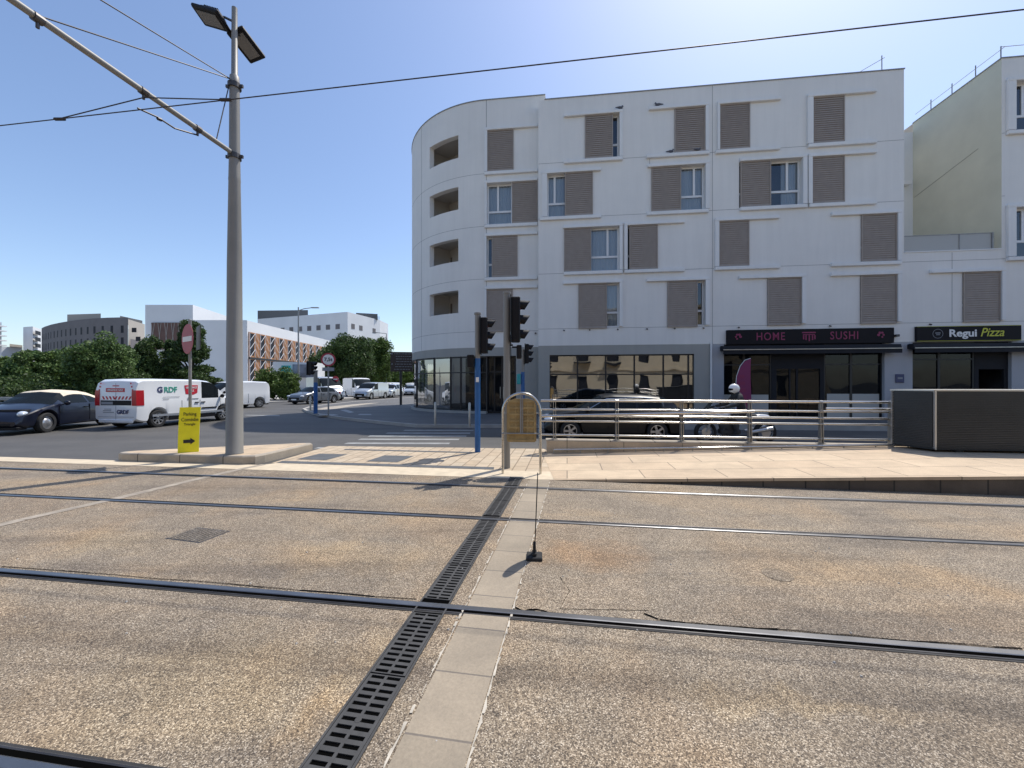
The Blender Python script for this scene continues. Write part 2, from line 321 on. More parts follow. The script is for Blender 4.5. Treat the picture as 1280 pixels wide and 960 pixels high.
# ---------------------------------------------------------------- world, camera, sun
SUN_AZ = math.radians(43.0); SUN_EL = math.radians(59.5)
w = bpy.data.worlds.new('World'); bpy.context.scene.world = w; w.use_nodes = True
nt = w.node_tree; bg = nt.nodes['Background']
sky = nt.nodes.new('ShaderNodeTexSky'); sky.sky_type = 'NISHITA'; sky.sun_disc = False
sky.sun_elevation = SUN_EL; sky.sun_rotation = SUN_AZ; sky.air_density = 1.0; sky.dust_density = 0.9; sky.ozone_density = 1.0; sky.altitude = 20
nt.links.new(mixc(nt, 'MULTIPLY', sky.outputs[0], (0.97,0.995,1.06), 1.0), bg.inputs[0]); bg.inputs[1].default_value = 0.15
sd = bpy.data.lights.new('Sun','SUN'); sd.energy = 3.9; sd.angle = math.radians(0.55); sd.color = (1.0,0.95,0.87)
so = bpy.data.objects.new('Sun', sd); C.objects.link(so)
dirv = Vector((math.sin(SUN_AZ)*math.cos(SUN_EL), math.cos(SUN_AZ)*math.cos(SUN_EL), math.sin(SUN_EL)))
so.rotation_euler = dirv.to_track_quat('Z','Y').to_euler(); so.location = dirv*60
cd = bpy.data.cameras.new('Camera'); cam = bpy.data.objects.new('Camera', cd); C.objects.link(cam)
cam.location = (0,0,CAM_H); cam.rotation_euler = (math.pi/2,0,0)
cd.sensor_width = 36; cd.lens = 36*F_PX/1280; cd.clip_start = 0.05; cd.clip_end = 3000
sc = bpy.context.scene; sc.camera = cam
sc.view_settings.view_transform = 'Standard'; sc.view_settings.look = 'None'; sc.view_settings.gamma = 1; sc.view_settings.exposure = 0.28
sc.render.resolution_x = 1280; sc.render.resolution_y = 960
# ================================================================ GROUND
def L0(x): return 6.82-0.1405*x           # back edge of the tram bed
def LB(x): return 10.0-0.08*x             # back edge of the paved crossing
xs = [-600,-300,-150,-80,-50,-35,-25,-18,-14,-10,-7,-5,-3,-1,0,0.5,1,1.5,2,2.5,3,4,5,6,8,10,14,18,24,30,45,80,150,300,600]
ys = [-600,-300,-100,-40,-20,-10,-5,0,3,6,8,9,9.4,9.7,9.9,10.2,10.5,10.9,11.5,12.5,14,16,18,20,24,30,40,60,90,150,250,400,700]
mb = MB(); n = len(xs)
mb.v = [(x,y,zr(x,y)) for y in ys for x in xs]
mb.f = [(j*n+i,j*n+i+1,(j+1)*n+i+1,(j+1)*n+i) for j in range(len(ys)-1) for i in range(n-1)]
tag(mb.build('road', 'asphalt'), kind='structure')
mb = MB().ngon([(-45,-7,0.004),(45,-7,0.004),(45,L0(45),0.004),(-45,L0(-45),0.004)])
tag(mb.build('tram_bed','aggregate'), kind='structure')
# pavement behind the camera
mb = MB().ngon([(-45,-7,0.12),(-45,-11.5,0.12),(45,-11.5,0.12),(45,-7,0.12)]); mb.quad((-45,-7,0),(-45,-7,0.12),(45,-7,0.12),(45,-7,0))
tag(mb.build('pavement','ramp_stone'), kind='structure')
# stone kerb band along the tram bed and the tiled crossing
mb = MB(); mb.ngon([(x,L0(x)+d,0.008) for x,d in ((-30,0),(0.75,0),(0.75,0.62),(-4.9,0.62),(-5.1,0.42),(-30,0.36))])
tag(mb.build('kerb_band','cream_strip'), kind='structure')
mb = MB().ngon([(0.95,L0(0.95)+0.62,0.008),(1.0,9.32,0.008),(0.8,LB(0.8),0.008),(-4.86,LB(-4.86),0.008),(-5.0,L0(-5)+0.62,0.008)])
tag(mb.build('paved_crossing','tile_stone'), kind='structure')
mb = MB()
for d0,d1,x0,x1 in ((0.64,0.86,-4.9,-0.35),(2.35,2.5,-4.2,-0.95)):
    mb.ngon([(x0,L0(x0)+d0,0.012),(x1,L0(x1)+d0,0.012),(x1,L0(x1)+d1,0.012),(x0,L0(x0)+d1,0.012)])
for x0,x1 in ((-4.75,-4.05),(-3.15,-2.45)):
    mb.ngon([(x0+0.05,L0(x0)+1.05,0.012),(x1+0.05,L0(x1)+1.05,0.012),(x1+0.22,L0(x1)+1.75,0.012),(x0+0.22,L0(x0)+1.75,0.012)])
tag(mb.build('paving_band','grey_stone'), kind='structure')
# painted line on the tram bed
mb = MB(); pl = [G(*p) for p in ((-60,672),(28,650),(140,625),(235,602),(300,587),(330,581))]
for a,b in zip(pl,pl[1:]):
    d = Vector((b[0]-a[0],b[1]-a[1])).normalized(); nn = (-d.y*0.075,d.x*0.075)
    mb.ngon([(a[0]-nn[0],a[1]-nn[1],0.0082),(b[0]-nn[0],b[1]-nn[1],0.0082),(b[0]+nn[0],b[1]+nn[1],0.0082),(a[0]+nn[0],a[1]+nn[1],0.0082)])
tag(mb.build('painted_line','worn_line'), kind='structure')
# crosswalk stripes and lane marks
mb = MB()
for y,a,b in ((538,505,592),(541.5,483,588),(545.2,461,583),(549.3,449,574),(554.3,432,562)):
    Y = 808.5/(y-480); xa, xb = U(a)*Y, U(b)*Y
    mb.ngon([(xa,Y-0.12,0.004),(xb,Y-0.15,0.004),(xb,Y+0.12,0.004),(xa,Y+0.15,0.004)])
for p in (((392,560.8),(470,560.8),(468,559.4),(398,559.2)),((305,519.3),(350,520.1),(349,519.2),(309,518.8))):
    mb.ngon([(*G(*q),0.004) for q in p])
tag(mb.build('road_marking','white_line'), kind='structure')
# corner pavement round the building and its kerb
out = [G(*p) for p in ((1290,537),(1180,536),(1000,534.5),(820,533.5),(690,534),(600,535),(520,534.5),(470,529.5),(425,524.5),(397,520),(383,516),(378,513.2),(386,510.4),(404,507.8),(440,503.6),(480,500.2),(515,497.8))]
poly = out+[(-10,70),(-10,90),(30,90),(60,60),(60,14)]
def ztop(x,y): return zr(x,y)+0.11
mb = MB(); mb.ngon([(x,y,ztop(x,y) if False else 0.11) for x,y in poly])
tag(mb.build('pavement','pavement_asphalt'), kind='structure')
mb = MB(); m = len(out)
def offs(poly, d):
    r = []
    for i,p in enumerate(poly):
        a = Vector(poly[max(i-1,0)]); b = Vector(poly[min(i+1,len(poly)-1)]); t = (b-a).normalized()
        r.append((p[0]+t.y*d, p[1]-t.x*d))
    return r
o1 = offs(out,0.0); o2 = offs(out,0.16)
mb.rings([[(*o1[i],-0.2),(*o2[i],0.02 if False else -0.2),(*o2[i],0.115),(*o1[i],0.122)] for i in range(m)], cap=True)
tag(mb.build('pavement_kerb','concrete'), kind='structure')
# marks on the corner pavement
mb = MB()
for p in (((425,512.5),(437,516.2),(443,515.2),(432,511.8)),((447,518.6),(465,518.8),(463,517.4),(450,517.3)),((398,519.2),(424,519),(418,517.6),(400,517.4))):
    mb.ngon([(*G(*q,0.114),0.114) for q in p])
tag(mb.build('pavement_marking','white_line'), kind='structure')
mb = MB().ngon([(*G(*q,0.114),0.114) for q in ((393,511.5),(410,512.5),(440,507.8),(475,503.2),(452,504.5),(410,508.5))])  # tan strip on the pavement, its sunlight put into the stone colour
tag(mb.build('sunlit_tan_strip','kerb_stone'), kind='structure')
# the far side of the street: verge
mb = MB(); pv = [(-60,26),(-33,27),(-24,30),(-19.5,36),(-17,44),(-16.5,60),(-17,110),(-60,140),(-220,140),(-220,26)]
mb.prism(pv,-0.1,0.12); tag(mb.build('verge','concrete'), kind='structure')

# ---------------------------------------------------------------- island with kerb
poly = [(-8.45,8.42),(-8.3,8.34),(-5.5,8.0),(-5.28,8.06),(-5.2,8.25),(-4.96,9.75),(-5.05,9.85),(-5.25,9.82),(-8.35,8.66),(-8.48,8.56)]
e = empty('traffic_island',(0,0,0),0,'low stone kerbed island around the foot of the tram pole','traffic island')
cx = sum(p[0] for p in poly)/len(poly); cy = sum(p[1] for p in poly)/len(poly)
def shr(k): return [(cx+(x-cx)*(1-k),cy+(y-cy)*(1-2*k)) for x,y in poly]
mb = MB().rings([[(x,y,0) for x,y in poly],[(x,y,0.15) for x,y in poly],[(x,y,0.175) for x,y in shr(0.012)]],cap=False)
a, b = shr(0.012), shr(0.06)
mb.rings([[(x,y,0.175) for x,y in a],[(x,y,0.18) for x,y in b]],cap=False); mb.build('kerb','kerb_stone',e)
MB().ngon([(x,y,0.18) for x,y in b]).build('paving','ramp_stone',e)

# ---------------------------------------------------------------- tram platform ramp and its face
RX0, RX1 = 0.72, 7.9
def zp(x): return max(0.0,min(0.30,0.30*(x-RX0)/(RX1-RX0)))
def YF(x): return L0(x)
def YB(x): return 9.39-0.119*x
mb = MB(); mf = MB()
X = [0.72+i*0.6 for i in range(46)]
for a,b in zip(X,X[1:]):
    mb.quad((a,YF(a)-0.01,zp(a)+0.012),(b,YF(b)-0.01,zp(b)+0.012),(b,YB(b),zp(b)+0.012),(a,YB(a),zp(a)+0.012))
    mb.quad((a,YF(a)-0.01,zp(a)+0.012),(a,YF(a)-0.01,zp(a)-0.01 if False else max(0,zp(a)-0.035)),(b,YF(b)-0.01,max(0,zp(b)-0.035)),(b,YF(b)-0.01,zp(b)+0.012))
    mf.quad((a,YF(a)+0.004,0.0),(b,YF(b)+0.004,0.0),(b,YF(b)+0.004,zp(b)),(a,YF(a)+0.004,zp(a)))
tag(mb.build('platform_ramp','ramp_stone'), kind='structure')
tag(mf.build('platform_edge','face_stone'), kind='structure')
# low wall under the fence
mb = MB()
def wl(a,b,z0,z1,w=0.28):
    mb.hexa([(a,YB(a),z0),(b,YB(b),z0),(b+0.03,YB(b)+w,z0),(a+0.03,YB(a)+w,z0),(a,YB(a),z1),(b,YB(b),z1),(b+0.03,YB(b)+w,z1),(a+0.03,YB(a)+w,z1)])
wl(0.82,26,-0.15,0.30)
wo = mb.build('low_wall','ramp_stone'); tag(wo,'low tan stone wall under the steel railing, beside the ramp','wall')
mc = MB(); mb = mc; wl(0.80,26,0.30,0.325,0.31); mc.build('coping','kerb_stone',wo)

# ---------------------------------------------------------------- tram rails
def rail(y0, label, gs=1):
    e = empty('tram_rail',(0,y0,0.004),-TR,label,'rail','grooved tram rails set in the ground')
    L=60
    MB().box(-L,L,-0.064,0.060,0,0.0035).build('rubber_seal','rubber_seal',e)
    g = gs
    def strip(a,b,h,nm,mt):
        lo,hi = sorted((a*g,b*g)); c=0.006
        MB().rings([[(x,lo,0.004),(x,lo,h-c*0.5),(x,lo+c,h),(x,hi-c,h),(x,hi,h-c*0.5),(x,hi,0.004)] for x in (-L,L)]).build(nm,mt,e)
    strip(-0.050,0.004,0.011,'rail_head','rail_steel'); strip(0.034,0.046,0.009,'groove_lip','rail_side')
    MB().box(-L,L,min(0.0045*g,0.0335*g),max(0.0045*g,0.0335*g),0.0036,0.0052).build('groove','pit',e)  # flat black strip stands in for shade down the groove
rail(1.41,'nearest tram rail, cutting the bottom left corner of the view',1)
rail(2.80,'tram rail next in front of the camera, broad and shiny across the drain',-1)
rail(4.76,'third tram rail, dark grooved line just behind the rubber marker post',1)
rail(6.24,'farthest thin tram rail, nearest to the stone ramp edge',-1)

# ---------------------------------------------------------------- drain channel with grates
DA = math.atan(0.168)
e = empty('drain_channel',(-1.06+0.13,0.85,0.0),-DA,'long black iron slotted drain crossing the tram rails','drain')
W2 = 0.106
MB().box(-W2-0.004,W2+0.004,0,6.15,0.0060,0.0066).build('channel_shade','pit',e)  # black sheet above the ground, painted shade in place of channel depth
mb = MB()
for s in (-1,1): mb.box(min(s*W2,s*(W2+0.012)),max(s*W2,s*(W2+0.012)),0,6.15,0.006,0.0125)
mb.build('channel_frame','cast_iron',e)
gm = MB(); hl=0.5; rows=13; pitch=hl/rows
gm.box(-W2+0.003,-W2+0.020,0.003,hl-0.003,0.0068,0.0132); gm.box(W2-0.020,W2-0.003,0.003,hl-0.003,0.0068,0.0132); gm.box(-0.008,0.008,0.003,hl-0.003,0.0068,0.0132)
for k in range(rows+1):
    y = k*pitch; w=0.0098
    y0=max(0.003,y-w); y1=min(hl-0.003,y+w)
    gm.box(-W2+0.020,-0.008,y0,y1,0.0068,0.0128); gm.box(0.008,W2-0.020,y0,y1,0.0068,0.0128)
gm.lathe([(0.016,0.0068),(0.016,0.0140),(0.009,0.0146)],(0,hl/2,0),n=12)
g0 = gm.build('grate','cast_iron',e)
rail_y = [1.535,2.80,4.76,6.24]
k = 0; first = True
for ya_,yb_,n_ in ((0.0,0.596,1),(0.776,1.98,2),(2.16,3.91,3),(4.09,5.38,2),(5.56,6.12,1)):
    for i in range(n_):
        l=(yb_-ya_)/n_; o = g0 if first else g0.copy()
        if not first: C.objects.link(o); o.parent = e
        first = False; o.location = (random.uniform(-0.001,0.001),ya_+i*l+0.002,0); o.rotation_euler=(0,0,random.uniform(-0.004,0.004)); o.scale=(1,(l-0.004)/hl,1)
# concrete slab strip beside it
mb = MB()
sxy = lambda y: -0.532+(y-1.683)*0.168
mb.ngon([(sxy(0.3),0.3,0.009),(sxy(0.3)+0.33,0.3,0.009),(sxy(6.75)+0.33,6.75,0.009),(sxy(6.75),6.75,0.009)])
tag(mb.build('stone_strip','slab_strip'), kind='structure')
mb = MB(); rm=random.Random(9)
for off in (-0.012,0.335):
    y=0.5
    while y<6.6:
        l=rm.uniform(0.03,0.08); a=rm.uniform(0.002,0.02); x0=sxy(y)+off; x1=sxy(y+l)+off; s_=-1 if off<0 else 1
        if rm.random()<0.8: mb.quad((x0,y,0.0095),(x0+s_*a,y,0.0095),(x1+s_*rm.uniform(0.002,0.02),y+l,0.0095),(x1,y+l,0.0095))
        y+=l
tag(mb.build('mortar','mortar'), kind='structure')
# repaired patch
mb = MB().ngon([(*G(*p),0.0078) for p in ((705,722),(800,724),(812,764),(700,762))]); tag(mb.build('repair_patch','aggregate_pale'), kind='structure')
# cracks
mb = MB()
def crack(pts, w):
    P = [Vector((*G(*p),0.0088)) for p in pts]; Q=[P[0]]
    for a,b in zip(P,P[1:]):
        for k in range(1,5):
            q = a.lerp(b,k/4); 
            if k<4: q += Vector((random.uniform(-1,1)*w*2,random.uniform(-1,1)*w*1.5,0))
            Q.append(q)
    for a,b in zip(Q,Q[1:]):
        d=(b-a).normalized(); nn=Vector((-d.y,d.x,0))*w*random.uniform(0.5,1.2)
        mb.quad(a-nn,b-nn,b+nn,a+nn)
crack([(640,758),(652,765),(672,763),(695,768)],0.008); crack([(805,768),(822,775),(840,778),(900,783)],0.006)
crack([(900,783),(1000,790),(1140,803),(1278,812)],0.006); crack([(2,709),(150,720),(330,735),(520,750)],0.006); crack([(700,722),(712,740),(700,762)],0.002)
tag(mb.build('pavement_crack','pit'), kind='structure')

# manhole grate, round patch
e = empty('drain_cover',(*G(248,669),0.0),-0.25,'ribbed square metal drain cover set in the tram bed','drain cover')
MB().box(-0.24,0.24,-0.17,0.17,0.0045,0.0055).build('frame','rail_side',e)
mb = MB()
for k in range(9): mb.box(-0.225+k*0.052,-0.195+k*0.052,-0.155,0.155,0.0057,0.0085)
mb.build('cover_rib','aggregate_dark',e)
mb = MB(); x,y = G(972,719); mb.lathe([(0.12,0.0045),(0.12,0.0075),(0.10,0.0078)],(x,y,0),n=28)
tag(mb.build('valve_cover','aggregate_dark'),'small round metal cover in the tram bed right of the marker post','valve cover')
# small scattered grit, leaves
mb = MB()
for i in range(260):
    x = random.uniform(-8,7); y = random.uniform(1.6,6.6); s = random.uniform(0.003,0.011)
    a = random.random()*6; mb.hexa([(x+s*math.cos(a+k*1.57),y+s*math.sin(a+k*1.57),0.004) for k in range(4)]+[(x+0.6*s*math.cos(a+k*1.57),y+0.6*s*math.sin(a+k*1.57),0.004+s*0.7) for k in range(4)])
tag(mb.build('grit','concrete'), kind='stuff')

# ================================================================ TRAM POLE AND OVERHEAD LINE
PX, PY = -5.86, 8.28
def ph(y): return H(y,PY)
e = empty('tram_pole',(PX,PY,0.18),0,'tall tapered grey tram line pole with floodlights, standing on the island','pole')
def L(z): return z-0.18
MB().lathe([(0.165,0),(0.165,0.02),(0.158,0.03),(0.135,L(ph(330))),(0.108,L(ph(228))),(0.112,L(ph(226))),(0.108,L(ph(222))),(0.10,L(ph(195))),(0.092,L(ph(104)))],n=28).build('mast','pole_grey',e,True)
MB().lathe([(0.095,L(ph(104))),(0.088,L(ph(96))),(0.06,L(ph(94))),(0.052,L(ph(10))),(0.03,L(ph(9)))],n=20).build('top_mast','pole_grey',e,True)
for y in (196,108):
    mb = MB(); z = L(ph(y)); mb.lathe([(0.125,z-0.05),(0.125,z+0.05)],n=20); mb.box(-0.18,0.18,-0.02,0.02,z-0.03,z+0.03)
    mb.build('clamp','rail_side',e)
MB().box(-0.13,-0.09,-0.1,0.02,L(ph(505)),L(ph(497))).build('plate','galv',e)
TD = Vector((-math.sin(TR),-math.cos(TR),0))      # towards the camera, square to the tracks
ZA = ph(193)
arm = empty('tram_line_arm',(PX,PY,ZA),0,'long tubular cantilever arm reaching out from the tram pole','bracket arm')
MB().tube([TD*0.12,TD*6.6+Vector((0,0,0.02))],0.047,12).build('arm_tube','pole_grey',arm,True)
def armpt(Y): k=(PY-Y)/math.cos(TR); return TD*k
for Y in (6.5,7.45,5.2):
    mb = MB(); p=armpt(Y); mb.tube([p-TD*0.05,p+TD*0.05],0.062,12); mb.tube([p,p+Vector((0,0,-0.13))],0.02,8)
    mb.build('arm_clamp','rail_side',arm)
base = Vector((PX,PY,ZA)); top = Vector((-0.05,-0.05,ph(101)-ZA))
MB().tube([top,armpt(5.2)+Vector((0,0,0.04))],0.010,6).build('stay_wire','wire',arm)
MB().tube([top,armpt(2.4)+Vector((0,0,0.04))],0.010,6).build('stay_wire','wire',arm)
MB().tube([top,armpt(7.85)+Vector((0,0,0.04))],0.010,6).build('stay_wire','wire',arm)
def wirept(px):
    Y = 5.55/(1+0.1405*U(px)); return Vector((U(px)*Y,Y,6.13))
a0 = base+armpt(6.5)+Vector((0,0,-0.1))-base
MB().tube([wirept(72)-base,a0],0.009,6).tube([a0,wirept(285)-base],0.009,6).tube([wirept(72)-base-Vector((0.05,0,0)),wirept(72)-base+Vector((0.12,0,0))],0.025,6).tube([wirept(285)-base-Vector((0.12,0,0)),wirept(285)-base+Vector((0.06,0,0))],0.025,6).build('bridle','wire',arm)
p0 = wirept(172)-base; p3 = armpt(7.45)+Vector((0,0,-0.12)); 
MB().tube([p0+Vector((0,0,0.03)),p0.lerp(p3,0.3)+Vector((0,0,0.02)),p0.lerp(p3,0.58)+Vector((0,0,-0.05)),p3],0.014,6).tube([p0.lerp(p3,0.3),p0.lerp(p3,0.36)],0.028,6).build('steady_arm','wire',arm)
A = Vector((-34,5.55+0.1405*34,6.13)); B = Vector((30,5.55-0.1405*30,6.13))
o = MB().tube([A,A.lerp(B,0.25),A.lerp(B,0.5),A.lerp(B,0.75),B],0.0085,6).build('contact_wire','wire')
tag(o,'single dark overhead tram wire crossing the sky in front of the building','overhead wire')
def flood(z, off, tilt, yaw, label):
    f = empty('floodlight',(PX+off[0],PY+off[1],z),yaw,label,'floodlight','floodlights on the tram pole')
    f.rotation_euler=(tilt[0],tilt[1],yaw); f.scale=(0.92,0.92,1.15)
    MB().box(-0.34,0.34,-0.22,0.22,0.0,0.07,0.02).box(-0.24,0.24,-0.15,0.15,0.07,0.15,0.03).build('housing','black_plastic',f)
    MB().box(-0.25,0.25,-0.14,0.14,-0.012,-0.001).build('lens','lamp_glass',f)
    mb=MB()
    for k in range(9): mb.box(-0.17+k*0.042,-0.155+k*0.042,-0.13,0.13,0.131,0.165)
    mb.build('cooling_fin','black_plastic',f)
    M = f.matrix_basis.inverted() if False else (Matrix.Translation(f.location)@f.rotation_euler.to_matrix().to_4x4()).inverted()
    MB().tube([Vector((0,0,0.1)),M@Vector((PX+off[0]*0.4,PY+off[1]*0.4,z+0.08)),M@Vector((PX,PY,z+0.02))],0.022,8).build('bracket','rail_side',f)
flood(H(15,8.0),(-0.42,-0.12),(math.radians(-14),math.radians(20)),math.radians(-6),'upper floodlight pointing left at the top of the tram pole')
flood(H(52,8.5),(0.02,0.34),(math.radians(-12),math.radians(18)),math.radians(76),'lower floodlight behind the top of the tram pole')

# ================================================================ SIGNS AND SIGNALS
# no entry sign
NX, NY = -7.02, 8.55
e = empty('no_entry_sign',(NX,NY,0.18),0,'round faded red no entry sign on a grey pole behind the yellow board','road sign')
zc = H(424,NY)-0.18
MB().lathe([(0.03,0),(0.03,zc+0.42),(0.02,zc+0.43)],n=12).build('post','galv',e,True)
def disc(r,t,y,mt,name,par,z,rz,n=32):
    o = MB().lathe([(r,y-t),(r,y)],axis='y',n=n).build(name,mt,par); o.location=(0,0,z); o.rotation_euler=(0,0,rz); return o
yw = math.radians(-33)
disc(0.325,0.004,-0.045,'sign_red','sign_plate',e,zc,yw)
o = MB().box(-0.25,0.25,-0.056,-0.050,-0.055,0.055).build('white_bar','sign_white',e); o.location=(0,0,zc); o.rotation_euler=(0,0,yw)
o = MB().box(-0.28,0.28,0.05,0.056,-0.22,0.30).build('back_plate','brown_sign',e); o.location=(0.09,0.03,zc); o.rotation_euler=(0,0,math.radians(-44))
# yellow board
e = empty('parking_board',(-6.96,8.43,0.18),math.radians(28),'yellow plastic board reading Parking Comédie with a black arrow','sign board')
e.scale=(0.80,1,1)
mb=MB(); R=[]
for k in range(9):
    z=k/8*0.97; off = 0.035*math.sin(k/8*3.1)
    x = 0.045*(k/8)-0.02*math.sin(k/8*3)
    R.append([(-0.225+x,off,z),(0.225+x,off+0.0,z),(0.225+x,off+0.012,z),(-0.225+x,off+0.012,z)])
mb.rings(R).build('board','yellow_paint',e,True,30)
text('lettering','Parking',0.105,'black_ink',e,(0.030,0.0135,0.82),sx=0.9,extrude=0.003)
text('lettering','Comédie',0.110,'black_ink',e,(0.025,0.0235,0.70),sx=0.9,extrude=0.003)
text('lettering','Triangle',0.075,'black_ink',e,(0.02,0.029,0.60),extrude=0.003)
mb=MB(); mb.box(-0.11,0.04,0.012,0.034,0.20,0.27)
mb.rings([[(0.04,y,0.165),(0.14,y,0.235),(0.04,y,0.305)] for y in (0.012,0.034)]).build('arrow','black_ink',e)

def signal_pole(px, base_y, ztop_y, rad, blue_y, label, z0=0.008):
    X,Y = G(px,base_y,z0)
    e = empty('traffic_light',(X,Y,z0),0,label,'traffic light')
    zt = H(ztop_y,Y)-z0
    if blue_y:
        zb = H(blue_y,Y)-z0
        MB().lathe([(rad,0),(rad,zb)],n=18).build('blue_post','blue_paint',e,True)
        MB().lathe([(rad*0.97,zb),(rad*0.97,zt-0.05),(rad*1.2,zt-0.045),(rad*1.2,zt),(rad*0.6,zt+0.01)],n=18).build('post','pole_grey',e,True)
    else:
        MB().lathe([(rad,0),(rad,zt-0.05),(rad*1.15,zt-0.045),(rad*1.15,zt),(rad*0.6,zt+0.01)],n=18).build('post','pole_grey',e,True)
    return e,X,Y
def head(e, x0, z0, z1, w, dep, r, n=3, yaw=0.0, cols=('red_lens','amber_lens','green_lens')):
    h = empty('signal_head',(0,0,0)); 
    bpy.data.objects.remove(h)
    hh = (z1-z0)/n; 
    mb = MB().box(x0,x0+w,-dep/2,dep/2,z0,z1,0.015)
    body = mb.build('signal_head','black_plastic',e); body.rotation_euler=(0,0,yaw)
    MB().box(x0-0.02,x0-0.001,-dep/2-0.05,dep/2+0.05,z0-0.03,z1+0.03,0.008).build('backboard','black_plastic',body)
    for k in range(n):
        zc = z0+hh*(k+0.5); mb=MB(); R=[]
        for j in range(13):
            a = math.radians(-40)+math.radians(260)*j/12
            R.append([(x0+w,math.cos(a)*r,zc+math.sin(a)*r),(x0+w+r*1.9*(0.35+0.65*max(0,math.sin(a)*0.5+0.5)),math.cos(a)*r,zc+math.sin(a)*r*0.97-0.01),
                      (x0+w+r*1.9*(0.35+0.65*max(0,math.sin(a)*0.5+0.5)),math.cos(a)*(r-0.008),zc+math.sin(a)*(r-0.008)-0.01),(x0+w,math.cos(a)*(r-0.008),zc+math.sin(a)*(r-0.008))])
        mb.rings(R).build('visor','black_plastic',body,True)
        MB().lathe([(r*0.92,x0+w-0.002),(r*0.85,x0+w+0.012),(r*0.3,x0+w+0.02)],(0,0,zc),axis='x',n=18).build('lens',cols[2-k],body,True)
    return body
mat('red_lens',(0.16,0.01,0.01),0.2); mat('amber_lens',(0.2,0.08,0.01),0.2); mat('green_lens',(0.01,0.12,0.07),0.2)
e,X,Y = signal_pole(597,565,391,0.068,448,'blue footed traffic light pole on the paved crossing')
head(e,0.085,H(442,Y),H(398,Y),0.16,0.30,0.10)
MB().box(-0.25,-0.085,-0.08,0.08,H(460,Y),H(444,Y),0.015).box(-0.09,-0.05,-0.03,0.03,H(455,Y),H(449,Y)).build('crossing_box','black_plastic',e)
MB().box(-0.035,0.035,-0.078,-0.068,H(478,Y),H(472,Y)).build('sticker','white_ink',e)
e,X,Y = signal_pole(633.5,585,365,0.066,None,'tall grey traffic light pole beside the arched frame')
head(e,0.09,H(428,Y),H(373,Y),0.17,0.30,0.10)
MB().box(0.06,0.12,-0.02,0.02,H(433,Y),H(431,Y)).box(0.19,0.29,-0.07,0.07,H(449,Y),H(432,Y),0.015).box(0.10,0.2,-0.012,0.012,H(435.5,Y),H(433.5,Y)).build('crossing_box','black_plastic',e)
MB().tube([(0.07,-0.02,0.9),(0.09,-0.02,1.9),(0.07,-0.02,2.6)],0.008,6).build('cable','black_plastic',e)
e,X,Y = signal_pole(653.5,532,437,0.07,465,'small distant traffic light in front of the grey wall',0.11)
head(e,0.09,H(458,Y),H(434,Y),0.13,0.26,0.10)
MB().box(-0.22,-0.08,-0.08,0.08,H(484,Y),H(471,Y),0.02).build('crossing_box','teal',e)
e,X,Y = signal_pole(394.5,517,463,0.10,478,'blue footed traffic light on the rounded pavement corner',0.11)
head(e,-0.36,H(471,Y),H(455,Y),0.22,0.3,0.12)
# weight limit sign
X,Y = G(410.5,522,0.11)
e = empty('weight_limit_sign',(X,Y,0.11),math.radians(18),'round red rimmed 7,5t weight limit sign on the pavement corner','road sign')
zc = H(449.6,Y)-0.11
MB().lathe([(0.035,0),(0.035,zc+0.1)],n=12).build('post','galv',e,True)
disc(0.31,0.004,-0.045,'sign_red','sign_rim',e,zc,0); disc(0.235,0.003,-0.050,'sign_white','sign_face',e,zc,0)
text('lettering','7,5t',0.22,'black_ink',e,(0,-0.055,zc),bold=0.006)
MB().box(-0.25,0.25,-0.05,-0.046,zc-0.52,zc-0.36).build('lower_plate','grey_ink',e)
# brown direction sign
X,Y = G(501,504.5,0.11); Y=29.0; X=U(501)*Y
e = empty('direction_sign',(X,Y,0.11),math.radians(8),'dark brown visitor direction board on a black post by the rounded building','direction sign')
MB().lathe([(0.09,0),(0.09,H(463,Y)-0.11)],n=12).build('post','frame_dark',e,True)
z0,z1 = H(464.5,Y)-0.11, H(440,Y)-0.11
MB().box(-0.74,0.88,-0.06,0.04,z0,z1).build('board','brown_sign',e)
mb=MB(); rng=random.Random(4)
for k in range(7):
    z=z1-0.14-k*0.19; x=-0.62
    if k in (0,4): mb.lathe([(0.05,-0.066),(0.05,-0.062)],(-0.62,0,z),axis='y',n=10)
    x=-0.5+rng.random()*0.2
    while x<0.7:
        l=rng.uniform(0.06,0.22); mb.box(x,min(0.8,x+l),-0.066,-0.062,z-0.018,z+0.018); x+=l+0.05
mb.build('line_of_writing','grey_ink',e)
# arched frame with board
X,Y = G(652,592,0.008)
e = empty('arched_sign_frame',(X,Y,0.008),math.radians(-3),'steel arched tube frame holding an ochre board seen from behind','sign frame')
hw = 0.345; top = H(492,Y); R0 = hw
pts=[(-hw,0,0),(-hw,0,top-R0*1.0)]+[(-hw*math.cos(a),0,top-R0+R0*math.sin(a)) for a in [math.pi*k/16 for k in range(1,16)]]+[(hw,0,top-R0),(hw,0,0)]
MB().tube(pts,0.024,10).build('arch_tube','stainless',e,True)
zb, zt = H(553,Y), H(499,Y); bw=0.27
mb=MB(); poly=[(-bw+0.03,zb),(bw-0.03,zb),(bw,zb+0.03),(bw,zt-0.12),(bw-0.06,zt-0.03),(bw-0.14,zt),(-bw+0.14,zt),(-bw+0.06,zt-0.03),(-bw,zt-0.12),(-bw,zb+0.03)]
mb.rings([[(x,y,z) for x,z in poly] for y in (-0.01,0.03)]).build('board','ochre_board',e)
mb=MB()
nb=6
for k in range(nb+1):
    z=zb+0.03+(zt-zb-0.08)*k/nb; mb.box(-bw+0.03,bw-0.03,-0.03,-0.011,z-0.018,z+0.018)
for x in (-bw+0.02,-0.12,0.10,bw-0.045): mb.box(x,x+0.025,-0.028,-0.0115,zb+0.03,zt-0.06)
mb.build('board_rib','ochre_board',e)
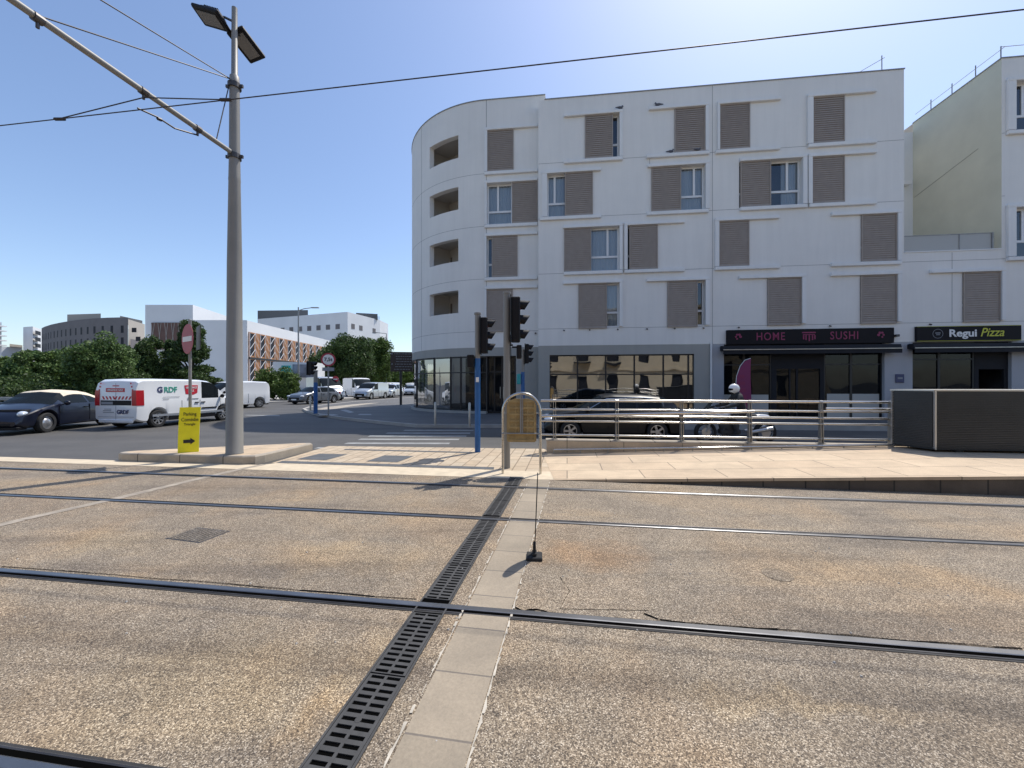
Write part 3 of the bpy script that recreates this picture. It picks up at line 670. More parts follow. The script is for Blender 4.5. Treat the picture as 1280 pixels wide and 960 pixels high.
MB().box(-0.028,0.0,-0.05,-0.031,H(541,Y),top-0.02).box(0.012,0.028,-0.05,-0.031,H(541,Y),top-0.02).tube([(-hw-0.02,-0.045,H(542,Y)),(hw+0.0,-0.045,H(542,Y))],0.012,8).tube([(-hw,-0.01,H(517,Y)),(-bw,-0.01,H(517,Y))],0.01,8).tube([(bw,-0.01,H(517,Y)),(hw,-0.01,H(517,Y))],0.01,8).build('strut','galv',e)
# marker post
X,Y = G(668,698)
e = empty('marker_post',(X,Y,0.009),math.radians(-4),'black rubber flexible marker blade seen edge on, standing on a square foot','marker post')
MB().rings([[(x*s,y*s,z) for x,y in ((-0.075,-0.075),(0.075,-0.075),(0.075,0.075),(-0.075,0.075))] for s,z in ((1,0),(0.98,0.018),(0.86,0.028))]).build('rubber_foot','black_rubber',e)
MB().box(-0.022,0.022,-0.05,0.05,0.028,0.06,0.008).box(-0.014,0.014,-0.04,0.04,0.05,0.14,0.006).build('socket','black_rubber',e)
poly=[(0.045*math.cos(a)*(1),0.12+0.03*math.sin(a)) for a in ()]
zs=[0.12,0.25,0.45,0.60,0.70,0.76,0.80]; ws=[0.035,0.06,0.085,0.09,0.078,0.055,0.015]
MB().rings([[(-0.005+z*0.04+t*0,-w_,z),(0.004+z*0.04,-w_,z),(0.004+z*0.04,w_,z),(-0.005+z*0.04,w_,z)] for z,w_,t in [(a,b,0) for a,b in zip(zs,ws)]]).build('blade','black_rubber',e)
# bollards
b0=None
for px,py,lab in ((544,531.5,'slim steel bollard in front of the curved shop glass, the left one'),(587,533,'slim steel bollard on the kerb just left of the blue signal pole'),(388,514,'short pale post beside the far blue traffic light')):
    X,Y=G(px,py,0.11)
    if b0 is None:
        b0=empty('bollard',(X,Y,0.11)); MB().lathe([(0.045,0),(0.045,0.82),(0.03,0.86),(0.01,0.87)],n=14).build('post','steel',b0,True); MB().lathe([(0.07,0),(0.07,0.012),(0.05,0.02)],n=14).build('base_ring','steel',b0); o=b0
    else: o=copy_tree(b0); o.location=(X,Y,0.11)
    tag(o,lab,'bollard','steel bollards on the pavement')

# ---------------------------------------------------------------- railing
def fp(px, off=0.14):          # point of the fence line under a pixel column
    u=U(px); Y=(9.39+off)/(1+0.119*u); return (u*Y,Y)
e = empty('railing',(*fp(676),0.32),0,'stainless steel multi rail balustrade along the tram platform ramp','railing')
ox,oy = fp(676); 
def LR(x,y,z): return (x-ox,y-oy,z-0.32)
posts=[693,771,852,937,1026,1113]
def rl(z,pa,pb,r,name,off=0.14,zb=None):
    a=fp(pa,off); b=fp(pb,off); MB().tube([LR(*a,z),LR(*b,zb if zb is not None else z)],r,10).build(name,'stainless',e,True)
for z,r in ((1.25,0.030),(1.04,0.024),(0.89,0.024),(0.76,0.024),(0.43,0.024)): rl(z,676,1116,r,'rail')
rl(0.88,676,943,0.032,'handrail',0.02,1.035); rl(1.105,1032,1123,0.030,'handrail',0.02)
for px in posts:
    x,y=fp(px); mb=MB()
    for s in (-0.03,0.022): mb.hexa([LR(x+s,y-0.05,0.325),LR(x+s+0.012,y-0.05,0.325),LR(x+s+0.012,y+0.04,0.325),LR(x+s,y+0.04,0.325),LR(x+s,y-0.02,1.24),LR(x+s+0.012,y-0.02,1.24),LR(x+s+0.012,y+0.03,1.24),LR(x+s,y+0.03,1.24)])
    for z in (1.25,1.04,0.89,0.76,0.43): mb.tube([LR(x-0.035,y,z),LR(x+0.04,y,z)],0.036,10)
    p = LR(x,y,0.325); mb.box(p[0]-0.07,p[0]+0.07,p[1]-0.07,p[1]+0.07,0.005,0.017)
    mb.build('post','steel',e)
x,y=fp(675,0.0); MB().tube([LR(x,y,0.01),LR(x,y,0.87),LR(x+0.03,y,0.88)],0.032,10).build('end_post','stainless',e,True)
e2 = empty('wheel_guard_rail',(ox,oy-0.1,0.02),0,'low single steel tube rail along the foot of the stone wall','guard rail')
def zlow(px): return None
a=fp(692,-0.12); b=fp(1135,-0.12)
za=zp(a[0])+0.10; zb=zp(b[0])+0.07
q=lambda p,z:(p[0]-ox,p[1]-(oy-0.1),z-0.02)
MB().tube([q(a,za),q(b,zb)],0.025,10).build('rail','stainless',e2,True)
for k in range(13):
    t=k/12; x=a[0]+(b[0]-a[0])*t; y=a[1]+(b[1]-a[1])*t; z=za+(zb-za)*t
    MB().tube([q((x,y),zp(x)+0.012),q((x,y),z)],0.012,8).build('foot','steel',e2)

# ---------------------------------------------------------------- ribbed enclosure
zpl=0.30; Xc,Yc=G(1168,565,zpl+0.012)
e=empty('ribbed_enclosure',(Xc,Yc,zpl+0.012),-math.radians(6.5),'dark ribbed metal screen box on the platform in front of the pizza shop','enclosure')
hT=H(487,Yc)-zpl-0.012; WX=5.2; DY=0.62; sl=-0.28
def ribs(mb,p,q,z0,z1,nn,th=0.012):
    p=Vector(p); q=Vector(q); d=(q-p).normalized(); nrm=Vector((d.y,-d.x,0))
    for k in range(nn):
        za=z0+(z1-z0)*k/nn; zb=z0+(z1-z0)*(k+0.55)/nn
        mb.hexa([(*(p+nrm*th)[:2],za),(*(q+nrm*th)[:2],za),(*q[:2],za),(*p[:2],za),(*(p+nrm*th)[:2],zb),(*(q+nrm*th)[:2],zb),(*q[:2],zb),(*p[:2],zb)])
BL=(-0.27,DY,0)
mb=MB().prism([(0,0),(WX,0),(WX,DY+0.4),BL[:2]],0.07,hT-0.03); mb.build('panel','rib_dark',e)
mb=MB(); ribs(mb,(0.03,0,0),(WX,0,0),0.10,hT-0.05,32,0.022); ribs(mb,BL,(-0.01,0.02,0),0.10,hT-0.05,32,0.022); mb.build('rib','rib_dark',e)
mb=MB().prism([(-0.03,-0.03),(WX,-0.03),(WX,DY+0.43),(BL[0]-0.03,BL[1]+0.03)],hT-0.03,hT).box(-0.016,0.016,-0.03,0.006,0.05,hT-0.03).box(BL[0]-0.02,BL[0]+0.012,DY-0.02,DY+0.02,0.02,hT-0.03).build('trim','alu',e)
mb=MB().prism([(-0.02,-0.02),(WX,-0.02),(WX,DY+0.42),(BL[0],BL[1]+0.02)],0.045,0.0699)
for x in (0.4,1.9,3.4): mb.box(x,x+0.12,0.02,0.14,0.0,0.045)
mb.build('base_frame','frame_dark',e)
# ================================================================ APARTMENT BUILDING (local frame: x along the facade, y inwards)
OY = 19.58; cA, sA = math.cos(-FA), math.sin(-FA)
def pxs(px, d=0.0):
    u=U(px); Y=(d+cA*OY)/(sA*u+cA)
    return cA*u*Y - sA*(Y-OY)
B = empty('apartment_building',(0,OY,0),FA,'white five storey apartment block with rounded corner and brown sliding shutters','building')
ZG=3.54; ZR=15.70; ZRL=16.35; DL=0.566
FB=[4.42+2.73*i for i in range(4)]; FT=[6.54+2.73*i for i in range(4)]
def wall(mb, s0,s1,z0,z1,holes,y=0.0,dep=0.28,fn=None,seg=None):
    fn = fn or (lambda s,d,z:(s,d,z))
    X=sorted(set([s0,s1]+[h for H_ in holes for h in H_[:2] if s0<h<s1]+(seg or []))); Z=sorted(set([z0,z1]+[h for H_ in holes for h in H_[2:4] if z0<h<z1]))
    for a,b in zip(X,X[1:]):
        for c,d in zip(Z,Z[1:]):
            mx,mz=(a+b)/2,(c+d)/2
            if any(h[0]<mx<h[1] and h[2]<mz<h[3] for h in holes): continue
            mb.quad(fn(a,y,c),fn(b,y,c),fn(b,y,d),fn(a,y,d))
    for h in holes:
        XS=[h[0]]+[x for x in X if h[0]<x<h[1]]+[h[1]]; h2,h3=h[2],h[3]; dp=h[4] if len(h)>4 else dep
        for a,b in zip(XS,XS[1:]):
            mb.quad(fn(a,y,h2),fn(a,y+dp,h2),fn(b,y+dp,h2),fn(b,y,h2)); mb.quad(fn(a,y,h3),fn(b,y,h3),fn(b,y+dp,h3),fn(a,y+dp,h3))
        mb.quad(fn(h[0],y,h2),fn(h[0],y,h3),fn(h[0],y+dp,h3),fn(h[0],y+dp,h2)); mb.quad(fn(h[1],y,h2),fn(h[1],y+dp,h2),fn(h[1],y+dp,h3),fn(h[1],y,h3))
    return mb
SL=pxs(673); SR=pxs(1130); SP2=pxs(1252); SEND=SP2+9.0
# windows: (floor, opening px L,R, shutter px L,R, lintel px L,R, sill px L,R or None, jamb side, d)
W=[(3,731,774,731,766,705,778,705,778,'r'),(3,843,881,843,881,811,885,808,886,'r'),(3,899,937,899,937,896,975,894,974,'l'),(3,1015,1055,1015,1055,1008,1094,1009,1094,'l'),
(2,684,741,706,741,678,751,675,751,'l'),(2,814,881,814,851,809,886,808,885,'r'),(2,924,1002,925,963,924,1007.5,924,1007.5,'r'),(2,1014,1055,1014,1055,1009,1094,1010,1094,'l'),
(1,705,774,705,739,704,778,705,778,'r'),(1,784,822,786.5,822,780,855,780,855,'l'),(1,898,936,898,936,893,973,893,974,'l'),(1,1076,1120,1076,1120,1038,1125,1038,1125,'r'),
(0,723,774,723,758.5,704,778,0,0,'r'),(0,834,881,834,871.5,808,886,0,0,'r'),(0,959,1001,959,1001,923,1006,0,0,'r'),(0,1075,1120,1075,1120,1037,1125,0,0,'r'),
(0,1203,1249,1203,1249,1161,1254,0,0,'r'),(3,1267,1308,0,0,1257,1312,1257,1312,'l'),(1,1267,1308,0,0,1257,1312,1257,1312,'l')]
WL=[(3,609.5,642,609.5,642,606,672,606,672,'l'),(2,609,640,640,672,606,672,606,672,'l'),(1,608.5,616,615,647,606,672,606,672,'l'),(0,608.5,641,608.5,641,606,672,0,0,'l')]
def hole(wd,d=0.0):
    f=wd[0]; a=pxs(wd[1],d); b=pxs(wd[2],d)
    if wd[0]==2 and wd[1]==814: pass
    return (a,b,FB[f],FT[f],0.30)
def group(hs, lo, hi): return [h for h in hs if h[0]>=lo and h[1]<=hi]
hm=[hole(x) for x in W]; hl=[hole(x,DL) for x in WL]
mb=MB()
wall(mb,SL,SR,ZG,ZR,group(hm,SL,SR)); 
wall(mb,SR,SP2,ZG,7.50,group(hm,SR,SP2+0.2)[:1] if False else [h for h in hm if SR<h[0]<SP2 and h[1]<SP2])
wall(mb,SP2,SEND,ZG,15.8,[h for h in hm if h[0]>SP2])
# reveals of the recess, roof, right side wall, parapets
mb.quad((SL,DL,ZG),(SL,0,ZG),(SL,0,ZR),(SL,DL,ZR))
mb.quad((SR,0,7.5),(SR,11,7.5),(SR,11,ZR),(SR,0,ZR))
mb.quad((SL,0,ZR),(SR,0,ZR),(SR,0.28,ZR),(SL,0.28,ZR)); mb.quad((SL,0.28,ZR),(SR,0.28,ZR),(SR,0.28,ZR-0.5),(SL,0.28,ZR-0.5))
mb.quad((SL,0.28,ZR-0.5),(SR,0.28,ZR-0.5),(SR,13,ZR-0.5),(SL,13,ZR-0.5))
mb.quad((SP2,0,15.8),(SEND,0,15.8),(SEND,12,15.8),(SP2,12,15.8))
mb.quad((SR,0,7.5),(SP2,0,7.5),(SP2,4.3,7.5),(SR,4.3,7.5))
mb.build('wall','render_white',B)
# left bay and curve
SB=pxs(608,DL); RC=5.84; CX=SB; CY=DL+RC
def cf(a,d,z): return (CX-(RC-d)*math.sin(a), CY-(RC-d)*math.cos(a), z)
def ang(px,d=0.0):   # angle on the arc under a pixel column (nearest hit)
    u=U(px); best=None
    for k in range(2000):
        a=k/2000*math.radians(100); x,y,_=cf(a,d,0); X=x*cA+y*sA; Y=OY-x*sA+y*cA
        e_=abs(X/Y-u)
        if best is None or e_<best[0]: best=(e_,a)
    return best[1]
A1=math.radians(112); segs=[A1*k/56 for k in range(57)]
aR=ang(573); aL=ang(537); aJ=ang(527)
HB=[6.60-1.2+2.73*i for i in range(4)]; HT=[6.60+2.73*i for i in range(4)]
lh=[(aR,aL,HB[i],HT[i],0.30) for i in range(4)]
mb=MB(); wall(mb,SB,SL,ZG,ZRL,hl,y=DL)
wall(mb,0,A1,ZG,ZRL,lh,y=0,fn=cf,seg=segs[1:-1])
e0=cf(A1,0,0); tdir=(-math.cos(A1),math.sin(A1)); e1=(e0[0]+tdir[0]*26,e0[1]+tdir[1]*26)
mb.quad((*e0[:2],0),(*e0[:2],ZRL),(*e1,ZRL),(*e1,0)); mb.quad((*e1,0),(*e1,ZRL),(e1[0]+14,e1[1],ZRL),(e1[0]+14,e1[1],0))
# parapet top and roof
for a,b in zip(segs,segs[1:]): mb.quad(cf(a,0,ZRL),cf(b,0,ZRL),cf(b,0.3,ZRL),cf(a,0.3,ZRL)); mb.quad(cf(a,0.3,ZRL),cf(b,0.3,ZRL),cf(b,0.3,ZRL-0.8),cf(a,0.3,ZRL-0.8))
SX=pxs(681,DL)
mb.quad((SB,DL,ZRL),(SX,DL,ZRL),(SX,DL+0.3,ZRL),(SB,DL+0.3,ZRL)); mb.quad((SL,DL,ZR-0.3),(SX,DL,ZR-0.3),(SX,DL,ZRL),(SL,DL,ZRL))
mb.quad((SX,DL,ZR-0.3),(SX,DL+12,ZR-0.3),(SX,DL+12,ZRL),(SX,DL,ZRL))
mb.ngon([cf(a,0.3,ZRL-0.8) for a in segs]+[(e1[0]+0.3,e1[1],ZRL-0.8),(SX,14+DL,ZRL-0.8),(SX,DL+0.3,ZRL-0.8)])
mb.build('corner_wall','render_white',B)
# loggia interiors
for i in range(4):
    z0,z1=HB[i]-1.0,HT[i]+0.25
    mb=MB(); dd=1.7; sg=[aR-0.12+(aL+0.10-aR+0.12)*k/8 for k in range(9)]
    for a,b in zip(sg,sg[1:]):
        mb.quad(cf(a,0.28,z1),cf(b,0.28,z1),cf(b,dd,z1),cf(a,dd,z1)); mb.quad(cf(a,0.28,z0),cf(b,0.28,z0),cf(b,dd,z0),cf(a,dd,z0)); mb.quad(cf(a,dd,z0),cf(b,dd,z0),cf(b,dd,z1),cf(a,dd,z1))
    for a in (sg[0],sg[-1]): mb.quad(cf(a,0.28,z0),cf(a,dd,z0),cf(a,dd,z1),cf(a,0.28,z1))
    lg=mb.build('loggia','beige_wall',B)
    am=(aR+aL)/2
    MB().quad(cf(am+0.02,dd-0.015,z0+0.2),cf(sg[-1]-0.03,dd-0.015,z0+0.2),cf(sg[-1]-0.03,dd-0.015,z1-0.45),cf(am+0.02,dd-0.015,z1-0.45)).build('brown_panel','loggia_brown',lg)
    mb=MB().quad(cf(am-0.02,dd-0.02,z0+0.2),cf(aR-0.05,dd-0.02,z0+0.2),cf(aR-0.05,dd-0.02,z1-0.45),cf(am-0.02,dd-0.02,z1-0.45)); mb.build('window_pane','dark_glass',lg)
    mb=MB()
    for a in (am-0.02,(am+aR)/2-0.03,aR-0.05): p=cf(a,dd-0.05,0); mb.box(p[0]-0.04,p[0]+0.04,p[1]-0.04,p[1]+0.04,z0+0.2,z1-0.42)
    mb.build('window_frame','white_frame' if i%2 else 'frame_dark',lg)
# joints
mb=MB(); J=0.008
def hj(s0,s1,z,y=0): mb.box(s0,s1,y-0.004,y-0.001,z-J,z+J)
def vj(s,z0,z1,y=0): mb.box(s-J,s+J,y-0.0045,y-0.001,z0,z1)
ZJ=[4.37,7.09,9.82,12.55]
def gaps(z, lo, hi, y, ws):
    seg=[(lo,hi)]
    for w_ in ws:
        if not w_[7]: continue
        a,b=pxs(w_[7],y)-0.02,pxs(w_[8],y)+0.02
        if abs(FB[w_[0]]-z)<0.2 or False:
            ns=[]
            for p,q in seg:
                if b<=p or a>=q: ns.append((p,q))
                else:
                    if a>p: ns.append((p,a))
                    if b<q: ns.append((b,q))
            seg=ns
    return seg
for z in ZJ:
    for p,q in gaps(z,SL,SR,0,W): hj(p,q,z)
    for p,q in gaps(z,SR,SEND,0,W):
        if z<7.5: hj(p,q,z)
for z in ZJ[1:]: hj(SP2,pxs(1256),z)
for p in (890.5,): vj(pxs(p),ZG,ZR)
vj(pxs(778.7),FB[1]-0.15,FT[1]+0.15); vj(pxs(1008.2),FB[2]-0.15,FT[2]+0.15); vj(pxs(1190),4.37,7.45); vj(pxs(812),12.0,12.5)
for z in ZJ: 
    for k in range(30):
        a,b=A1*k/30,A1*(k+1)/30
        mb.hexa([cf(a,-0.004,z-J),cf(b,-0.004,z-J),cf(b,-0.001,z-J),cf(a,-0.001,z-J),cf(a,-0.004,z+J),cf(b,-0.004,z+J),cf(b,-0.001,z+J),cf(a,-0.001,z+J)])
for a in (aJ,0.0): p=[cf(a-0.002,-0.0045,0),cf(a+0.002,-0.0045,0),cf(a+0.002,-0.001,0),cf(a-0.002,-0.001,0)]; mb.hexa([(x,y,ZG) for x,y,_ in p]+[(x,y,ZRL) for x,y,_ in p])
hj(SB,SL,4.37,DL)
mb.build('panel_joint','joint',B)
# coping metal edge
mb=MB(); mb.box(SL+0.3,SR+0.03,-0.03,0.30,ZR,ZR+0.045).box(SP2-0.03,SEND,-0.03,0.3,15.8,15.845).box(SP2-0.03,SP2+0.25,0.3,4.3,15.8,15.845)
for a,b in zip(segs,segs[1:]):
    mb.hexa([cf(a,-0.03,ZRL),cf(b,-0.03,ZRL),cf(b,0.3,ZRL),cf(a,0.3,ZRL),cf(a,-0.03,ZRL+0.045),cf(b,-0.03,ZRL+0.045),cf(b,0.3,ZRL+0.045),cf(a,0.3,ZRL+0.045)])
mb.box(SB,SX+0.03,DL-0.03,DL+0.3,ZRL,ZRL+0.045); mb.build('parapet_cap','galv',B)

# window units
rngw=random.Random(3)
def shutter(a,b,z0,z1,y):
    mb=MB(); f=0.045
    mb.box(a,a+f,y-0.055,y,z0,z1).box(b-f,b,y-0.055,y,z0,z1).box(a+f,b-f,y-0.055,y,z0,z0+f).box(a+f,b-f,y-0.055,y,z1-f,z1)
    sh=mb.build('shutter','shutter',B)
    mb=MB(); nn=21; h=(z1-z0-2*f)/nn
    for k in range(nn):
        z=z0+f+h*k; mb.hexa([(a+f,y-0.048,z),(b-f,y-0.048,z),(b-f,y-0.038,z+0.004),(a+f,y-0.038,z+0.004),(a+f,y-0.022,z+h*0.86),(b-f,y-0.022,z+h*0.86),(b-f,y-0.012,z+h*0.9),(a+f,y-0.012,z+h*0.9)])
    mb.quad((a+f,y-0.008,z0+f),(b-f,y-0.008,z0+f),(b-f,y-0.008,z1-f),(a+f,y-0.008,z1-f))
    mb.build('shutter_slats','shutter',sh)
def unit(wd,d):
    f=wd[0]; a,b=pxs(wd[1],d),pxs(wd[2],d); z0,z1=FB[f],FT[f]; yw=d+0.17
    mb=MB(); t=0.07
    glz=None
    mb.box(a,a+t,yw,yw+0.06,z0,z1).box(b-t,b,yw,yw+0.06,z0,z1).box(a+t,b-t,yw,yw+0.06,z0,z0+t).box(a+t,b-t,yw,yw+0.06,z1-t,z1)
    zm=z0+0.72; mb.box(a+t,b-t,yw,yw+0.06,zm-0.05,zm+0.05)
    if wd[3]>0:
        sa,sb=pxs(wd[3],d),pxs(wd[4],d)
        oa,ob=(a,sa) if sa-a>b-sb else (sb,b)
    else: oa,ob=a,b
    xm = oa+(ob-oa)*(0.60 if wd[9]=='r' else 0.42)
    if ob-oa>0.6: mb.box(xm-0.05,xm+0.05,yw-0.005,yw+0.055,zm+0.05,z1-t)
    win=mb.build('window','white_frame',B)
    MB().quad((a+t,yw+0.03,z0+t),(b-t,yw+0.03,z0+t),(b-t,yw+0.03,z1-t),(a+t,yw+0.03,z1-t)).build('pane','win_glass',win)
    # curtain and dark room behind
    cl=rngw.random(); dark = wd[3]==0 or (ob-oa)<0.5
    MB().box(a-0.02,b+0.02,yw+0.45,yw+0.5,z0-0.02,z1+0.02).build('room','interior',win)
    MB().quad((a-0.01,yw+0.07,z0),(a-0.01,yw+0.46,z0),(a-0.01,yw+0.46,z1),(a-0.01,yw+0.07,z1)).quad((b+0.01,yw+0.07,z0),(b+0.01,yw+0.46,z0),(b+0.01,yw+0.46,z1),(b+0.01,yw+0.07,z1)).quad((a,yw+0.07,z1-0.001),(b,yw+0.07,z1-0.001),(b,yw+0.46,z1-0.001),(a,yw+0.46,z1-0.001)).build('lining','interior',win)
    if not dark:
        mb=MB(); n_=int((ob-oa)/0.05)
        ca,cb=(oa,ob) if not (wd[1]==924) else (oa+(ob-oa)*0.45,ob)
        for k in range(n_):
            x0=ca+(cb-ca)*k/n_; x1=ca+(cb-ca)*(k+1)/n_; y0=yw+0.12+0.022*math.sin(k*1.9); y1=yw+0.12+0.022*math.sin((k+1)*1.9)
            mb.quad((x0,y0,z0+0.03),(x1,y1,z0+0.03),(x1,y1,z1-0.05),(x0,y0,z1-0.05))
        mb.build('curtain','curtain',win,True,180)
    if wd[3]>0: shutter(sa,sb,z0-(0.07 if f==0 else -0.015),z1-0.01,d-0.012)
    # lintel, sill, jamb
    la,lb=pxs(wd[5],d),pxs(wd[6],d)
    MB().box(la,lb,d-0.13,d-0.001,z1,z1+0.14,0.012).build('lintel','trim_white',B)
    if wd[7]: sa2,sb2=pxs(wd[7],d),pxs(wd[8],d); MB().box(sa2,sb2,d-0.13,d-0.001,z0-0.17,z0-0.012,0.012).build('sill','trim_white',B)
    if wd[9]=='r': MB().box(b+0.005,lb,d-0.12,d-0.001,z0+0.01,z1-0.001).build('jamb','trim_white',B)
    else: MB().box(la,a-0.005,d-0.12,d-0.001,z0+0.01,z1-0.001).build('jamb','trim_white',B)
for wd in W: unit(wd,0.0)
for wd in WL: unit(wd,DL)
# recessed flat panels next to the shutters (slightly smoother and lighter)
# little spout lamps along the first joint
mb=MB()
for p in (705,737,772,808.6,843,879,923,1037,1162): s=pxs(p); mb.tube([(s,0,4.30),(s,-0.09,4.27)],0.032,8)
mb.box(pxs(1116),pxs(1120),-0.2,0,3.75,3.85); mb.box(pxs(669.5,DL)-0.04,pxs(669.5,DL)+0.04,DL-0.08,DL,4.2,4.27); mb.build('spout','rail_side',B)

# ground floor walls
Zb=-0.25
sh1=(pxs(687),pxs(868),0.35,3.08,0.16); sh2=(pxs(905),pxs(1106),0.0,3.50,0.25); sh3=(pxs(1141),pxs(1265),0.0,3.50,0.25)
sD0,sD1=pxs(575,DL),pxs(645,DL)
mb=MB(); wall(mb,SL,pxs(889),Zb,ZG,[sh1],y=0.012); mb.build('ground_floor_wall','render_grey',B)
mb=MB(); wall(mb,pxs(889),SEND,Zb,ZG,[sh2,sh3],y=0.012); mb.build('shop_wall','render_bluegrey',B)
GZ0,GZ1=0.24,3.10
aD0,aD1=0.0,ang(562)
mb=MB(); s575=SB
wall(mb,SB,SL,Zb,ZG,[(SB+0.001,pxs(645,DL),0.1,GZ1,0.5)],y=DL+0.012)
mb.quad((SL,DL,Zb),(SL,0.012,Zb),(SL,0.012,ZG),(SL,DL,ZG))
for a,b in zip(segs,segs[1:]):
    mb.quad(cf(a,0.012,GZ1),cf(b,0.012,GZ1),cf(b,0.012,ZG),cf(a,0.012,ZG)); mb.quad(cf(a,0.012,GZ1),cf(b,0.012,GZ1),cf(b,0.25,GZ1),cf(a,0.25,GZ1))
    mb.quad(cf(a,-0.05,Zb),cf(b,-0.05,Zb),cf(b,-0.05,GZ0),cf(a,-0.05,GZ0)); mb.quad(cf(a,-0.05,GZ0),cf(b,-0.05,GZ0),cf(b,0.3,GZ0),cf(a,0.3,GZ0))
mb.build('ground_floor_wall','render_grey',B)
# curved shop glazing
pans=[0.0,ang(575),ang(562),ang(541),ang(524),ang(519),math.radians(85),math.radians(98),A1]
for a,b in zip(pans,pans[1:]):
    mb=MB(); n_=6
    dark = a<ang(562)-0.001
    for k in range(n_):
        p,q=a+(b-a)*k/n_,a+(b-a)*(k+1)/n_; mb.quad(cf(q,0.12,GZ0),cf(p,0.12,GZ0),cf(p,0.12,GZ1),cf(q,0.12,GZ1))
    mb.build('shop_pane','dark_glass' if dark else 'shop_glass',B,True,180)
mb=MB()
for a in pans:
    p=cf(a,0.10,0); mb.box(p[0]-0.04,p[0]+0.04,p[1]-0.04,p[1]+0.04,GZ0,GZ1)
for a,b in zip(segs,segs[1:]):
    for z in (2.25,GZ0+0.05,GZ1-0.05): mb.hexa([cf(a,0.08,z-0.03),cf(b,0.08,z-0.03),cf(b,0.12,z-0.03),cf(a,0.12,z-0.03),cf(a,0.08,z+0.03),cf(b,0.08,z+0.03),cf(b,0.12,z+0.03),cf(a,0.12,z+0.03)])
mb.build('shop_frame','frame_dark',B)
# interior of the curved shop: floor, back wall, a few pale shapes
mb=MB()
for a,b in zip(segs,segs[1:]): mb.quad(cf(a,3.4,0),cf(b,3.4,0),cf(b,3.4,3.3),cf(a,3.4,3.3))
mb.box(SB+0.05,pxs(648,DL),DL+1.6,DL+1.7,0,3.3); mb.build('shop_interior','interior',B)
# glazed entrance in the flat bay
ya=DL+0.35; eL,eR=SB+0.02,pxs(644,DL); mb=MB()
fr=[eL,eL+0.35,eL+0.75,eL+1.12,eR-0.05]
for x in fr: mb.box(x-0.035,x+0.035,ya-0.04,ya+0.04,0.12,GZ1)
for z in (0.14,2.25,GZ1-0.05): mb.box(eL,eR,ya-0.03,ya+0.03,z,z+0.07)
dr=mb.build('entrance_door','frame_dark',B); MB().quad((eL,ya,0.12),(eR,ya,0.12),(eR,ya,GZ1),(eL,ya,GZ1)).build('glass','dark_glass',dr)
MB().tube([(fr[2]-0.08,ya-0.08,0.9),(fr[2]-0.08,ya-0.08,1.5)],0.018,8).tube([(fr[2]+0.08,ya-0.08,0.9),(fr[2]+0.08,ya-0.08,1.5)],0.018,8).build('handle','steel',dr)
# long shop window
def glazing(s0,s1,z0,z1,y,cols,rows,mt,nm='shop_window',ft=0.05):
    mb=MB(); xs_=[s0]+[pxs(c) for c in cols]+[s1]
    for i,x in enumerate(xs_):
        t=ft; mb.box(x-(t if i else 0),x+(t if i<len(xs_)-1 else 0),y-0.04,y+0.04,z0,z1)
    for z in rows: mb.box(s0,s1,y-0.035,y+0.035,z-0.03,z+0.03)
    mb.box(s0,s1,y-0.038,y+0.038,z0,z0+0.06).box(s0,s1,y-0.038,y+0.038,z1-0.06,z1)
    o=mb.build(nm,'frame_dark',B)
    for a,b in zip(xs_,xs_[1:]):
        MB().quad((a,y,z0),(b,y,z0),(b,y,z1),(a,y,z1)).build('glass',mt,o)
    return o
glazing(sh1[0],sh1[1],0.35,3.08,0.14,[722,757.5,793.5,830,861.5],[2.12],'shop_glass',ft=0.035)
g2=glazing(sh2[0],pxs(966),0.0,3.50,0.2,[932],[2.55],'dark_glass'); g3=glazing(pxs(1033),sh2[1],0.0,3.50,0.2,[1067],[2.55],'dark_glass')
glazing(sh3[0],pxs(1222),0.0,3.50,0.2,[1178],[2.75],'dark_glass')
mb=MB().box(pxs(966)+0.01,pxs(1033)-0.01,0.15,0.24,2.35,3.5).box(pxs(966)+0.01,pxs(973),0.15,0.24,0,2.35).box(pxs(1028),pxs(1033)-0.01,0.15,0.24,0,2.35).box(pxs(999)-0.04,pxs(999)+0.04,0.17,0.23,0.02,2.35).box(pxs(990)-0.03,pxs(990)+0.03,0.17,0.23,0.02,2.35)
d1=mb.build('shop_door','awning',B); MB().quad((pxs(973),0.2,0),(pxs(1028),0.2,0),(pxs(1028),0.2,2.35),(pxs(973),0.2,2.35)).build('glass','dark_glass',d1)
mb=MB().box(pxs(1222)+0.01,sh3[1],0.15,0.24,2.3,3.5).box(pxs(1222)+0.01,pxs(1228),0.15,0.24,0,2.3).box(pxs(1260),sh3[1],0.15,0.24,0,2.3); d2=mb.build('shop_door','awning',B)
